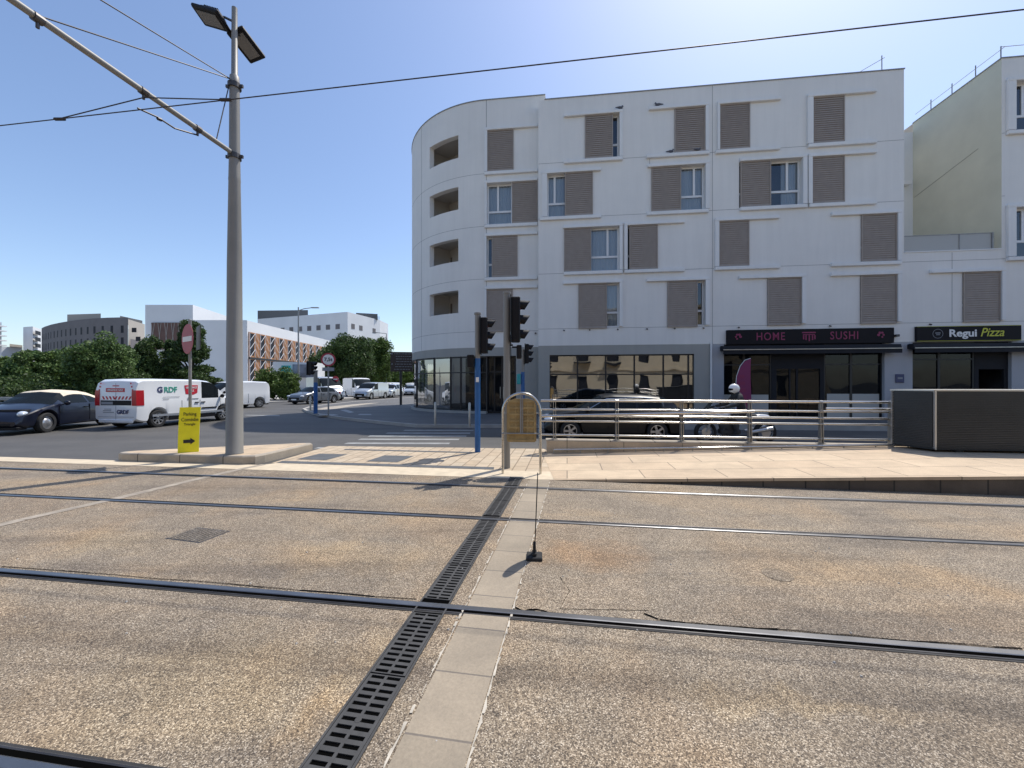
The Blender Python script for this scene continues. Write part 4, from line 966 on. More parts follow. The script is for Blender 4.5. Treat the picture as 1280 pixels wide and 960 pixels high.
# shop interiors
for a,b in ((sh1[0],sh1[1]),(sh2[0],sh2[1]),(sh3[0],sh3[1])):
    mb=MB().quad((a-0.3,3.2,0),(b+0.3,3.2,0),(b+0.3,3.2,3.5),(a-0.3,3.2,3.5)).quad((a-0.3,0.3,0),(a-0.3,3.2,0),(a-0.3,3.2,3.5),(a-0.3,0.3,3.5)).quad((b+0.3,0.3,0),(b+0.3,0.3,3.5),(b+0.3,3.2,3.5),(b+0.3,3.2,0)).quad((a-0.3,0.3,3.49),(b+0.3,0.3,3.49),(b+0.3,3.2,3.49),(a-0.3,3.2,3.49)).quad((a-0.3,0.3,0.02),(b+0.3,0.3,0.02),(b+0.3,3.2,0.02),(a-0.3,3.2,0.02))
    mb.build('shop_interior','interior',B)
mb=MB(); r5=random.Random(5)
for a,b in ((sh2[0]+0.2,pxs(966)),(pxs(1035),sh2[1]-0.2),(sh3[0]+0.2,pxs(1220))):
    x=a
    while x<b-0.5: w_=r5.uniform(0.4,0.9); mb.box(x,min(x+w_,b),0.9,1.4,0.02,r5.uniform(0.75,1.15)); x+=w_+r5.uniform(0.2,0.5)
mb.build('shop_counter','interior_light',B)
# grey frosted lower stickers on the shop panes
MB().box(sh2[0]+0.05,pxs(966)-0.1,0.18,0.185,0.1,1.15).build('window_film','frost',B); MB().box(pxs(1034)+0.1,sh2[1]-0.1,0.18,0.185,0.1,1.2).build('window_film','frost',B)
# downpipe
MB().tube([(pxs(888.5),-0.04,Zb),(pxs(888.5),-0.04,3.6)],0.045,10).build('downpipe','white_frame',B,True)
# terrace over the single storey: balustrade
mb=MB(); bs0,bs1=SR+0.02,pxs(1243); zb0,zb1=7.55,8.28
mb.box(bs0,bs1,0.06,0.10,zb1-0.04,zb1).box(bs0,bs1,0.06,0.10,zb0,zb0+0.03).box(bs1-0.05,bs1,0.03,0.13,zb0,zb1).box(pxs(1201)-0.012,pxs(1201)+0.012,0.05,0.11,zb0,zb1).box(bs1-0.05,bs1,0.13,4.2,zb1-0.04,zb1)
bl=mb.build('balustrade','galv',B); MB().box(bs0,bs1-0.05,0.075,0.085,zb0+0.03,zb1-0.04).build('glass_panel','frost',bl)
MB().box(SR+0.01,SP2-0.01,-0.03,0.5,7.5,7.55).build('terrace_edge','trim_white',B)
# yellow side wall of the right block, back wall
MB().quad((SP2,0,7.55),(SP2,0,15.8),(SP2,4.3,15.8),(SP2,4.3,7.55)).build('side_wall','yellow_wall',B)
mb=MB(); bz=15.35; wall(mb,SR,SP2+0.0,7.5,bz,[(SR+2.2,pxs(1137.0,4.3) if False else SR+3.2,12.7,14.3,0.2)],y=4.3); mb.build('back_wall','trim_white',B)
MB().tube([(SP2-0.006,0.95,12.45),(SP2-0.006,4.2,11.75)],0.010,4).build('wall_cable','joint',B)
MB().box(SR+2.4,SP2-0.3,4.0,4.3,12.4,12.6).build('back_ledge','trim_white',B)
# roof guard rails and aerial
mb=MB()
for d in (0.15,1.2,2.3,3.4): mb.tube([(SP2+0.12,d,15.84),(SP2+0.12,d,16.45)],0.022,6)
mb.tube([(SP2+0.12,-0.0,16.3),(SP2+0.12,4.3,16.3)],0.012,6).tube([(SP2+0.12,0.15,16.42),(SP2+5,0.15,16.42)],0.012,6)
mb.build('roof_railing','galv',B)
mb=MB().tube([(pxs(1116),0.6,ZR-0.4),(pxs(1116),0.6,ZR+1.15)],0.022,6).tube([(pxs(1116)-0.9,0.6,ZR+0.5),(pxs(1116)+0.12,0.6,ZR+1.05)],0.012,6)
mb.build('roof_post','galv',B)
def BW(s,d,z=0):  # local to world
    return (s*cA+d*sA, OY-s*sA+d*cA, z)
def on_facade(name,px,z,d,label,cat,group=None):
    return empty(name,BW(pxs(px),d,z),FA,label,cat,group)
# shop signs and awnings
e=on_facade('shop_sign',1008.5,3.82,-0.002,'black fascia sign with dark magenta letters HOME SUSHI','shop sign')
w2=(pxs(1112)-pxs(905))/2; MB().box(-w2,w2,-0.14,0,-0.34,0.34,0.01).build('board','sign_black',e)
tx=lambda p: pxs(p)-pxs(1008.5)
text('lettering','HOME',0.50,'magenta_ink',e,(tx(961),-0.146,0),sx=0.82,spacing=1.15,bold=0.004); text('lettering','SUSHI',0.50,'magenta_ink',e,(tx(1052.5),-0.146,0),sx=0.82,spacing=1.15,bold=0.004)
mb=MB()
mb.box(tx(1000),tx(1017),-0.15,-0.142,0.14,0.20).box(tx(1001),tx(1016),-0.15,-0.142,0.06,0.10)
for p in (1002,1005,1009,1013,1016): mb.box(tx(p)-0.03,tx(p)+0.03,-0.15,-0.142,-0.22+abs(p-1009)*0.012,0.05)
for p,sg in ((921,1),(1098,-1)):
    for k in range(6):
        a=math.radians(60*k); r=0.10; x=tx(p)+math.cos(a)*r*sg; z=0.02+math.sin(a)*r*1.1
        if k!=5: mb.lathe([(0.06-0.005*k,-0.15),(0.06-0.005*k,-0.142)],(x,0,z),axis='y',n=10)
mb.build('emblem','magenta_ink',e)
e=on_facade('shop_sign',1207,3.86,-0.002,'black fascia sign reading ReguiPizza in white and yellow-green','shop sign')
w2=(pxs(1272)-pxs(1142))/2; MB().box(-w2,w2,-0.12,0,-0.33,0.33,0.01).build('board','sign_black',e)
MB().box(-w2,w2,-0.125,-0.121,0.31,0.325).box(-w2,w2,-0.125,-0.121,-0.325,-0.31).build('trim_line','lime_ink',e)
tx=lambda p: pxs(p)-pxs(1207)
text('lettering','Regui',0.44,'white_ink',e,(tx(1200),-0.125,0.0),sx=1.12,bold=0.012); text('lettering','Pizza',0.52,'lime_ink',e,(tx(1236),-0.125,0.02),shear=0.3,sx=0.88,bold=0.004)
mb=MB()
for k in range(24):
    a0_,a1_=2*math.pi*k/24,2*math.pi*(k+1)/24
    c=tx(1169); r0,r1=0.19,0.205
    mb.quad((c+r0*math.cos(a0_),-0.124,r0*math.sin(a0_)),(c+r0*math.cos(a1_),-0.124,r0*math.sin(a1_)),(c+r1*math.cos(a1_),-0.124,r1*math.sin(a1_)),(c+r1*math.cos(a0_),-0.124,r1*math.sin(a0_)))
mb.box(tx(1169)-0.1,tx(1169)+0.1,-0.125,-0.122,0.01,0.05).box(tx(1169)-0.07,tx(1169)+0.08,-0.125,-0.122,-0.06,-0.03)
mb.build('emblem','grey_ink',e)
def awning(pa,pb,z0,z1,label):
    pm=(pa+pb)/2; e=on_facade('awning',pm,z0,-0.002,label,'awning'); a,b=pxs(pa)-pxs(pm),pxs(pb)-pxs(pm); h=z1-z0
    MB().rings([[(x,-0.0,h-0.02),(x,-0.0,h-0.22),(x,-0.30,h-0.28),(x,-0.36,h-0.22),(x,-0.30,h-0.02),(x,-0.10,h)] for x in (a,b)]).build('cassette','awning',e,True)
    MB().box(a,b,-0.40,-0.365,h-0.225,h-0.19).build('front_bar','steel',e)
    mb=MB(); n_=40
    for k in range(n_):
        x0=a+(b-a)*k/n_; x1=a+(b-a)*(k+1)/n_; y0=-0.372+0.006*math.sin(k*1.3); y1=-0.372+0.006*math.sin((k+1)*1.3)
        mb.quad((x0,y0,0.0),(x1,y1,0.0),(x1,y1,h-0.2),(x0,y0,h-0.2))
    mb.build('valance','awning',e,True,180)
awning(900,1119,3.02,3.43,'dark retracted awning under the HOME SUSHI sign'); awning(1134,1300,3.02,3.43,'dark retracted awning under the ReguiPizza sign')
# feather banner
e=on_facade('feather_banner',921,0.0,-0.75,'curved pink feather banner beside the sushi shop window','banner')
bz=[(0.0,-0.32,0.28),(0.6,-0.34,0.30),(1.2,-0.36,0.28),(1.7,-0.33,0.26),(2.1,-0.20,0.26),(2.4,0.0,0.27),(2.52,0.2,0.28)]
MB().rings([[(a,-0.004,z+0.25),(b,-0.004,z+0.25),(b,0.004,z+0.25),(a,0.004,z+0.25)] for z,a,b in bz]).build('flag','banner_pink',e,True,50)
MB().tube([(-0.35,0,0.05),(-0.38,0,1.4),(-0.33,0,2.0),(-0.18,0,2.45),(0.02,0,2.72),(0.26,0,2.80)],0.014,8).build('curved_pole','white_frame',e,True)
MB().box(-0.55,-0.15,-0.2,0.2,-0.1,0.05,0.02).build('foot','black_rubber',e)
for k in range(5): MB().box(-0.2,0.12-0.03*k,-0.0095,-0.0045,0.7+0.3*k,0.86+0.3*k).build('print','magenta_ink',e)
# plaque and menu box on the pillar
e=on_facade('wall_plaque',1124.5,1.9,-0.0,'small dark plaque on the pillar between the two shops','plaque'); MB().box(-0.17,0.17,-0.03,0.011,-0.19,0.19,0.01).build('plate','navy_ink',e); MB().box(-0.1,0.1,-0.034,-0.0305,-0.03,0.05).build('print','grey_ink',e)
e=on_facade('menu_board',1126,-0.02,-0.35,'dark standing menu board between the two shops','menu board'); mb=MB().box(-0.26,0.26,-0.04,0.0,0.15,1.25,0.01).box(-0.24,-0.2,-0.03,0.15,0,0.16).box(0.2,0.24,-0.03,0.15,0,0.16); mb.build('board','frame_dark',e); MB().box(-0.2,0.2,-0.046,-0.0405,0.5,1.15).build('sheet','grey_ink',e)
# pigeons
def pigeon():
    e=empty('pigeon'); mb=MB().ell((0,0,0.10),(0.13,0.055,0.06),12,8).ell((0.11,0,0.19),(0.035,0.03,0.035),10,6)
    mb.tube([(0.07,0,0.12),(0.10,0,0.17)],[0.045,0.03],8).tube([(-0.08,0,0.10),(-0.24,0,0.07)],[0.04,0.018],8).tube([(0.14,0,0.19),(0.175,0,0.182)],[0.012,0.003],6)
    for s in (-1,1): mb.tube([(0.0,0.02*s,0.06),(0.01,0.02*s,0.0)],0.006,5)
    mb.build('body','pigeon',e,True,180); return e
p0=None
for px,z,rz,lab in ((775,15.70-0.92,0.3,'pigeon perched on the lintel of the leftmost top floor window of the flat facade'),(822,FT[3]+0.14,3.0,'pigeon on the lintel of the second top floor window of the flat facade'),(838,FB[3]-0.012,0.2,'pigeon on the left part of the second top floor window sill, left of the shutter'),(872,FB[3]-0.012,0.4,'pigeon sitting on the sill in front of a top floor shutter')):
    if p0 is None: p0=pigeon(); o=p0; z=FT[3]+0.14
    else: o=copy_tree(p0)
    o.location=BW(pxs(px),-0.07,z); o.rotation_euler=(0,0,FA+rz); tag(o,lab,'pigeon','pigeons on the facade')

# ================================================================ BUILDING ACROSS THE TRACKS (behind the viewer, seen in the shop glass)
e=empty('town_house',(0,-15,0),0,'cream stone house with balconies facing the shops, seen in the window reflections','building')
mb=MB(); hs=[]
for i in range(14):
    x=-26+i*4.0
    for z0,z1 in ((0.2,2.8),(4.6,6.9),(8.1,10.2)): hs.append((x,x+1.3,z0,z1,0.25))
fn=lambda s,d,z:(-s,-d,z)
wall(mb,-30,30,0,11.6,hs,fn=fn); mb.quad((-30,0,11.6),(30,0,11.6),(30,-10,11.6),(-30,-10,11.6)); mb.quad((-30,0,0),(-30,0,11.6),(-30,-10,11.6),(-30,-10,0)); mb.quad((30,0,0),(30,-10,0),(30,-10,11.6),(30,0,11.6)); mb.build('wall','cream_wall',e)
for h in hs: MB().box(-h[1],-h[0],-0.26,-0.2,h[2],h[3]).build('window','dark_window',e)
mb=MB().box(-30,30,0,0.15,3.4,3.6).box(-30,30,0,0.12,7.5,7.65).box(-30,30,-0.2,0.4,11.3,11.6); mb.build('cornice','cream_wall',e)
for i in (2,5,6,9,11):
    x=-(-26+i*4.0)-0.65; mb=MB().box(x-1.1,x+1.1,0,0.9,4.3,4.45)
    for k in range(16): mb.tube([(x-1.05+k*0.14,0.85,4.45),(x-1.05+k*0.14,0.85,5.35)],0.012,5)
    mb.tube([(x-1.1,0.85,5.35),(x+1.1,0.85,5.35)],0.02,5); mb.build('balcony','frame_dark',e)
# ================================================================ VEHICLES (local: +x forward, +y left)
def wheel_mesh(r,w,style):
    t=MB().lathe([(r*0.66,-w/2),(r*0.93,-w/2),(r,-w*0.36),(r,w*0.36),(r*0.93,w/2),(r*0.66,w/2),(r*0.62,0)],axis='y',n=28,cap=False)
    m=MB()
    if style=='cap': m.lathe([(r*0.66,w*0.30),(r*0.60,w*0.34),(r*0.45,w*0.30),(r*0.36,w*0.44),(r*0.2,w*0.52),(0.01,w*0.54)],axis='y',n=24)
    elif style=='steel': m.lathe([(r*0.66,w*0.44),(r*0.6,w*0.42),(r*0.5,w*0.3),(r*0.2,w*0.36),(0.01,w*0.4)],axis='y',n=24)
    else:
        m.lathe([(r*0.67,w*0.46),(r*0.60,w*0.47),(r*0.58,w*0.3)],axis='y',n=28,cap=False).lathe([(r*0.2,w*0.30),(r*0.17,w*0.45),(0.01,w*0.46)],axis='y',n=14)
        for k in range(7 if style=='van' else 5):
            a=2*math.pi*k/(7 if style=='van' else 5); c,s=math.cos(a),math.sin(a); q=0.10 if style=='van' else 0.13
            def P(rr,tt,y): return (rr*c-tt*s,y,rr*s+tt*c)
            m.hexa([P(r*0.12,-r*q*0.8,w*0.34),P(r*0.62,-r*q,w*0.36),P(r*0.62,r*q,w*0.36),P(r*0.12,r*q*0.8,w*0.34),P(r*0.12,-r*q*0.6,w*0.43),P(r*0.62,-r*q*0.8,w*0.45),P(r*0.62,r*q*0.8,w*0.45),P(r*0.12,r*q*0.6,w*0.43)])
    d=MB().lathe([(r*0.64,w*0.1),(0.01,w*0.1)],axis='y',n=20)
    return t,m,d
def vehicle(spec, loc, heading, label, cat, name, detail=True, group=None):
    L_,Wd,wb,r=spec['L'],spec['W'],spec['wb'],spec['r']; e=empty(name,loc,heading,label,cat,group)
    top=spec['top']; belt=spec['belt']; sill=spec.get('sill',0.22); fx=wb/2; rx=-wb/2
    xr,xf=spec['ends']
    st=set(list(np.linspace(xr,xf,64)))
    for c in (fx,rx):
        for k in range(13): st.add(c+(r+0.055)*math.cos(math.pi*k/12))
    for a in spec['wins']: st.update(a)
    st.update(spec['scr']); st=sorted(x for x in st if xr-1e-6<=x<=xf+1e-6)
    st=[x for i,x in enumerate(st) if i==0 or x-st[i-1]>0.004]
    Tx,Tz=zip(*top); Bx,Bz=zip(*belt); tum=spec.get('tumble',0.26); rl_=spec.get('round',0.55)
    R=[]; info=[]
    for x in st:
        zt=float(np.interp(x,Tx,Tz)); zb=min(float(np.interp(x,Bx,Bz)),zt-0.002); t=zt-zb
        df=min(1,max(0,(x-(xf-rl_))/rl_)); dr=min(1,max(0,((xr+rl_*0.8)-x)/(rl_*0.8)))
        hw=Wd/2*(1-spec.get('fnar',0.16)*df**2.4-spec.get('rnar',0.08)*dr**2.6)
        zl=sill+0.10*df**3+0.10*dr**3
        for c in (fx,rx):
            q=(r+0.055)**2-(x-c)**2
            if q>=-1e-9: zl=max(zl,r+math.sqrt(max(0,q))-0.0)
        zm=max(zl+0.02,0.55*zb+0.45*sill) ; zl2=min(zl,zb-0.03)
        w_=min(1,t/0.34); rw=hw*(1-tum*w_)
        vn=spec.get('tumble',0.26)<0.12
        P=[(0,zl2 if zl2<sill+0.12 else sill),(hw*0.9,zl2),(hw*0.985,min(zl2+0.05,zb-0.02)),(hw,min(max(zm,zl2+0.06),zb-0.01)),(hw*(0.995 if vn else 0.975),zb)]
        low=[(hw*0.93,zb+t*0.45),(hw*0.80,zb+t*0.75),(hw*0.5,zb+t*0.95),(0,zt)]
        hi=[(hw*(0.99 if vn else 0.955),zb+0.025),(rw+0.015,zt-spec.get('dome',0.085)),(rw*0.87,zt-spec.get('dome',0.085)*0.28),(0,zt)]
        P+=[(a[0]*(1-w_)+b[0]*w_,a[1]*(1-w_)+b[1]*w_) for a,b in zip(low,hi)]
        ring=[(x,-y,z) for y,z in P]+[(x,y,z) for y,z in reversed(P[1:-1])]
        R.append(ring); info.append((x,t))
    body=MB(); gl=MB(); roofm=MB(); n=len(R[0])
    def add(m,pts): m.ngon(pts)
    lo,hi=spec['scr'][0],spec['scr'][1]; rlo,rhi=spec['scr'][2],spec['scr'][3]   # windscreen x range, rear screen range
    bv=[];b0=0
    V=[p for r_ in R for p in r_]; bf=[];gf=[];rf=[]
    for j in range(len(R)-1):
        xm=(R[j][0][0]+R[j+1][0][0])/2; t=min(info[j][1],info[j+1][1])
        for k in range(n):
            a=j*n+k; b=j*n+(k+1)%n; f=(a,a+n,b+n,b)
            kk=k if k<8 else 15-k      # 0..7 on each side
            isg=False
            if kk==5 and any(p<xm<q for p,q in spec['wins']): isg=True
            if kk in (6,7) and lo<xm<hi and t>0.02: isg=True
            if kk in (6,7) and rlo<xm<rhi and t>0.02: isg=True
            if kk==0 : bf.append(f); continue
            if isg: gf.append(f)
            elif 'roof' in spec and kk>=(5 if spec['roof'][0]<xm<spec['roof'][2] else 6) and spec['roof'][0]<xm<spec['roof'][1]: rf.append(f)
            else: bf.append(f)
    bf.append(tuple(range(n))); bf.append(tuple((len(R)-1)*n+k for k in reversed(range(n))))
    def sub(fs,nm,mt,sm=35):
        if not fs: return None
        m=MB(); idx={}
        for f in fs:
            g=[]
            for i in f:
                if i not in idx: idx[i]=len(m.v); m.v.append(V[i])
                g.append(idx[i])
            m.f.append(tuple(g))
        return m.build(nm,mt,e,True,sm)
    bo=sub(bf,'body',spec['paint'],32); sub(gf,'windows','car_glass',40); sub(rf,'soft_top','cream_canvas',60)
    # inner dark tub so wheel arches and cabin read dark
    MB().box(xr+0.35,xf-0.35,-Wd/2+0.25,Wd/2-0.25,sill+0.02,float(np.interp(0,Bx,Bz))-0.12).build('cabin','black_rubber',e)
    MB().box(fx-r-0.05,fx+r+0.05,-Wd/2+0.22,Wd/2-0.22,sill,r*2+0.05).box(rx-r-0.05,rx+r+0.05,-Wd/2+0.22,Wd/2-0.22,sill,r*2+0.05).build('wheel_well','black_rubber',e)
    wt=spec.get('wheel','alloy'); t,m,d=wheel_mesh(r,0.205,wt)
    wp=None
    for sx_ in (fx,rx):
        for sy in (-1,1):
            if wp is None:
                tyre=t.build('wheel','black_rubber',e,True,50); rim=m.build('rim',spec.get('rimmat','alloy'),tyre,True,40); dk=d.build('rim_back','black_plastic',tyre); wp=tyre; o=tyre
            else: o=copy_tree(wp,e)
            o.location=(sx_,sy*(Wd/2-0.115),r); o.rotation_euler=(0,0,0 if sy>0 else math.pi)
    # lights
    zh=spec.get('zh',0.68); hx=xf-spec.get('hx',0.16)
    for sy in (-1,1):
        hy=Wd/2*spec.get('hy',0.78)
        MB().ell((hx,sy*hy,zh),spec.get('hs',(0.17,0.15,0.075)),14,8).build('headlight','head_glass',e,True,180)
        tx=xr+0.02; tl=spec.get('tail',(0.09,0.10,0.14,0.85))
        MB().ell((xr+0.06,sy*(Wd/2*(1-spec.get('rnar',0.08))-0.06),tl[3]),(tl[0],tl[1],tl[2]),12,8).build('tail_light','red_plastic',e,True,180)
        mx=spec['mirror']; MB().ell((mx[0],sy*(Wd/2+0.09),mx[1]),(0.06,0.10,0.085),12,8).tube([(mx[0],sy*(Wd/2-0.08),mx[1]-0.05),(mx[0],sy*(Wd/2+0.05),mx[1]-0.03)],0.02,6).build('mirror',spec.get('mirmat','black_plastic'),e,True,180)
    gz=spec.get('grille',(0.36,0.56)); MB().box(xf-0.10,xf+0.012,-Wd*0.30,Wd*0.30,gz[0],gz[1],0.01).build('grille','black_plastic',e)
    MB().box(xf+0.0,xf+0.022,-0.26,0.26,gz[0]-0.03,gz[0]+0.08).build('number_plate','white_ink',e)
    MB().box(xf-0.35,xf-0.005,-Wd*0.40,Wd*0.40,0.17,0.27,0.02).box(xr+0.005,xr+0.35,-Wd*0.42,Wd*0.42,0.2,0.30,0.02).build('bumper','black_plastic',e)
    if detail:
        mb=MB()
        for xs_ in spec.get('seams',[]):
            zb=float(np.interp(xs_,Bx,Bz))
            for sy in (-1,1): mb.box(xs_-0.006,xs_+0.006,min(sy*Wd/2*0.985,sy*(Wd/2+0.004)),max(sy*Wd/2*0.985,sy*(Wd/2+0.004)),sill+0.12,zb-0.02)
        for xs_ in spec.get('handles',[]):
            zb=float(np.interp(xs_,Bx,Bz))
            for sy in (-1,1): mb.box(xs_-0.09,xs_+0.09,min(sy*(Wd/2-0.01),sy*(Wd/2+0.03)),max(sy*(Wd/2-0.01),sy*(Wd/2+0.03)),zb-0.15,zb-0.115)
        if mb.v: mb.build('door_trim','black_plastic',e)
    return e
def prof(*p): return list(p)
BEETLE=dict(L=4.28,W=1.81,wb=2.54,r=0.335,ends=(-2.12,2.12),sill=0.20,paint='navy_paint',
 top=[(-2.12,0.62),(-2.0,0.80),(-1.75,0.95),(-1.45,1.08),(-1.1,1.24),(-0.7,1.37),(-0.3,1.44),(0.0,1.45),(0.25,1.42),(0.45,1.36),(0.75,1.18),(1.05,0.98),(1.3,0.92),(1.6,0.83),(1.85,0.72),(2.02,0.60),(2.12,0.46)],
 belt=[(-2.12,0.5),(-1.9,0.72),(-1.4,0.86),(-0.9,0.93),(0.5,0.93),(1.0,0.90),(1.5,0.80),(1.9,0.62),(2.12,0.42)],
 wins=[(-1.0,-0.45),(-0.38,0.62)],scr=(0.40,1.03,-1.35,-1.15),roof=(-1.5,0.40,-0.42),seams=[0.85,-0.42],handles=[-0.25],mirror=(0.68,0.98),wheel='cap',rimmat='alloy',zh=0.66,hx=0.30,hy=0.70,hs=(0.15,0.12,0.11),grille=(0.30,0.38),tumble=0.27,dome=0.17,round=0.9,fnar=0.24,rnar=0.2,mirmat='navy_paint')
BEETLE['roof']=(-1.55,0.40,-1.02)
VANS=dict(L=4.75,W=1.83,wb=3.0,r=0.33,ends=(-2.30,2.38),sill=0.24,paint='white_paint',
 top=[(-2.30,1.55),(-2.26,1.74),(-2.1,1.84),(-1.2,1.86),(0.3,1.85),(0.75,1.80),(1.0,1.70),(1.3,1.45),(1.62,1.18),(1.8,1.10),(2.1,0.98),(2.28,0.82),(2.38,0.6)],
 belt=[(-2.30,1.0),(0.4,1.02),(0.8,1.02),(1.5,1.02),(1.9,0.95),(2.2,0.78),(2.38,0.5)],
 wins=[(0.36,1.22)],scr=(0.92,1.66,9,9.1),seams=[0.28,1.30,-0.55],handles=[0.42,0.12],mirror=(1.32,1.12),wheel='van',zh=0.82,hx=0.22,hy=0.82,hs=(0.20,0.12,0.12),tumble=0.05,round=0.5,fnar=0.18,rnar=0.03,grille=(0.36,0.62),tail=(0.06,0.05,0.01,0.9))
SEDAN=dict(L=4.3,W=1.78,wb=2.6,r=0.31,ends=(-2.1,2.1),sill=0.22,paint='grey_paint',
 top=[(-2.1,0.72),(-2.02,0.95),(-1.75,1.12),(-1.35,1.34),(-0.8,1.44),(0.0,1.45),(0.35,1.40),(0.8,1.16),(1.15,0.97),(1.6,0.88),(1.95,0.76),(2.1,0.5)],
 belt=[(-2.1,0.6),(-1.8,0.90),(-1.0,0.95),(0.6,0.92),(1.2,0.88),(1.7,0.78),(2.1,0.45)],
 wins=[(-1.45,-0.75),(-0.68,0.12),(0.19,0.72)],scr=(0.34,1.10,-1.95,-1.42),seams=[0.15,-0.72,0.98],handles=[-0.1,-0.85],mirror=(0.78,0.98),zh=0.66,tumble=0.24,round=0.6)
SUV=dict(SEDAN); SUV.update(top=[(-2.1,0.85),(-2.05,1.15),(-1.9,1.4),(-1.6,1.60),(-0.8,1.66),(0.1,1.65),(0.4,1.58),(0.85,1.30),(1.15,1.10),(1.6,1.02),(1.95,0.92),(2.1,0.55)],belt=[(-2.1,0.8),(-1.0,1.06),(0.6,1.04),(1.2,1.0),(1.8,0.9),(2.1,0.5)],r=0.35,W=1.84,zh=0.84,scr=(0.42,1.12,-2.08,-1.62),mirror=(0.8,1.12),tumble=0.2,grille=(0.5,0.75))
TALL=dict(VANS); TALL.update(L=5.6,W=2.0,wb=3.4,r=0.36,ends=(-2.8,2.7),top=[(-2.8,1.9),(-2.75,2.3),(-2.6,2.40),(0.5,2.40),(0.9,2.35),(1.3,2.05),(1.8,1.5),(2.0,1.30),(2.35,1.12),(2.55,0.95),(2.7,0.6)],belt=[(-2.8,1.15),(0.7,1.2),(1.9,1.15),(2.4,0.95),(2.7,0.5)],wins=[(0.6,1.45)],scr=(1.02,1.85,9,9.1),seams=[0.5,-0.8],mirror=(1.5,1.35),zh=0.95)
def hd(fx_,fy_): return math.atan2(fy_,fx_)
# dark convertible
vehicle(BEETLE,(-16.95,14.40,0),hd(0.22,-0.975),'glossy dark navy convertible with closed cream soft top at the left edge','car','parked_car')
# lettered white van
van=vehicle(VANS,(-14.15,16.60,0),hd(0.14,0.99),'white utility van with red and white chevron rear and GRDF lettering','van','utility_van')
van.scale=(0.95,1,1); van.location=(-14.15-0.02,16.60-0.11,0)
xr=-2.30
MB().box(xr-0.012,xr+0.05,-0.66,0.66,0.87,1.05,0.01).build('rear_handle_band','black_plastic',van)
MB().box(xr-0.016,xr-0.013,-0.05 if False else 0.12,0.62,0.90,1.0).build('number_plate','grey_ink',van)
def stripes(mb,y0,y1,z0,z1,x):
    n_=9
    for k in range(n_):
        a=y0+(y1-y0)*k/n_; b=y0+(y1-y0)*(k+0.5)/n_; s=0.07 if k<n_/2 else -0.07
        mb.quad((x,b+s,z0),(x,a+s,z0),(x,a,z1),(x,b,z1))
mb=MB(); stripes(mb,-0.68,0.68,1.08,1.20,xr-0.006); mb.build('chevron','red_paint',van)
mb=MB()
for s in (-1,1):
    for k in range(4): z=1.28+k*0.12; mb.quad((xr-0.0,s*(0.78-k*0.035),z),(xr-0.0,s*(0.72-k*0.035),z),(xr-0.0,s*(0.72-k*0.035),z+0.06),(xr-0.0,s*(0.78-k*0.035),z+0.06))
mb.v=[(x-0.006,y,z) for x,y,z in mb.v]
mb.quad((xr-0.005,0.14,1.565),(xr-0.005,-0.14,1.565),(xr-0.005,-0.14,1.60),(xr-0.005,0.14,1.60)); mb.build('edge_mark','red_paint',van)
MB().box(xr-0.012,xr+0.02,-0.05 if False else -0.38,0.42,1.36,1.50).build('red_panel','red_paint',van)
RR=(math.pi/2,0,-math.pi/2)
text('lettering','URGENCE GAZ',0.10,'white_ink',van,(xr-0.016,0.02,1.43),RR,bold=0.002)
text('lettering','GRDF',0.20,'navy_ink',van,(xr-0.010,-0.30,0.62),RR,bold=0.006)
text('lettering','0800 47 33 33',0.055,'grey_ink',van,(xr-0.010,0.30,0.68),RR) if False else None
MB().box(xr-0.008,xr+0.0,0.08,0.55,0.60,0.625).box(xr-0.008,xr+0.0,0.2,0.55,0.66,0.685).box(xr-0.008,xr+0.0,0.2,0.5,0.72,0.74).build('small_print','grey_ink',van)
MB().box(xr-0.006,xr+0.0,-0.006,0.006,0.35,1.68).box(xr-0.006,xr+0.0,-0.78,0.78,0.44,0.452).build('door_gap','grey_ink',van)
MB().box(xr-0.03,xr+0.3,-0.74,0.74,0.22,0.36,0.03).build('rear_bumper','white_paint',van)
for s in (-1,1):
    MB().rings([[(xr-0.035+abs(z-1.15)*0.06,s*0.70,z),(xr-0.03+abs(z-1.15)*0.06,s*(0.895-max(0,z-1.2)*0.1),z),(xr+0.24,s*(0.925-max(0,z-1.2)*0.1),z),(xr+0.22,s*0.72,z)] for z in (0.86,0.92,1.3,1.42)]).build('rear_light_cluster','red_plastic',van,True,30)
ys=-0.917
def side(y,x): return (x,y,0)
S=(math.pi/2,0,0)
text('lettering','G',0.30,'navy_ink',van,(-1.45,-0.903,1.42),(math.radians(88.5),0,0),bold=0.012); text('lettering','RDF',0.30,'green_ink',van,(-1.02,-0.903,1.42),(math.radians(88.5),0,0),bold=0.006)
mb=MB(); mb.rings([[(-0.42,y,1.60),(0.18,y,1.60),(0.16,y,1.28),(-0.05,y,1.20),(-0.38,y,1.24)] for y in (-0.906,-0.88)]); o=mb.build('red_panel','red_paint',van); 
text('lettering','URGENCE',0.11,'white_ink',van,(-0.12,-0.908,1.50),S,bold=0.003); text('lettering','GAZ',0.11,'white_ink',van,(-0.12,-0.908,1.37),S,bold=0.003)
MB().box(-1.35,-0.65,-0.922,-0.918,1.14,1.155).box(-1.35,-1.1,-0.922,-0.918,1.05,1.07).box(-0.3,-0.18,-0.924,-0.92,1.0,1.1).box(-0.1,0.2,-0.924,-0.92,1.03,1.06).box(-1.75,1.45,-0.93,-0.915,0.42,0.50).build('small_print','grey_ink',van)
MB().box(-1.1,1.05,-0.925,-0.9,0.24,0.40).box(0.35,1.1,-0.93,-0.91,0.60,0.66).build('side_skirt','black_plastic',van)
mb=MB()
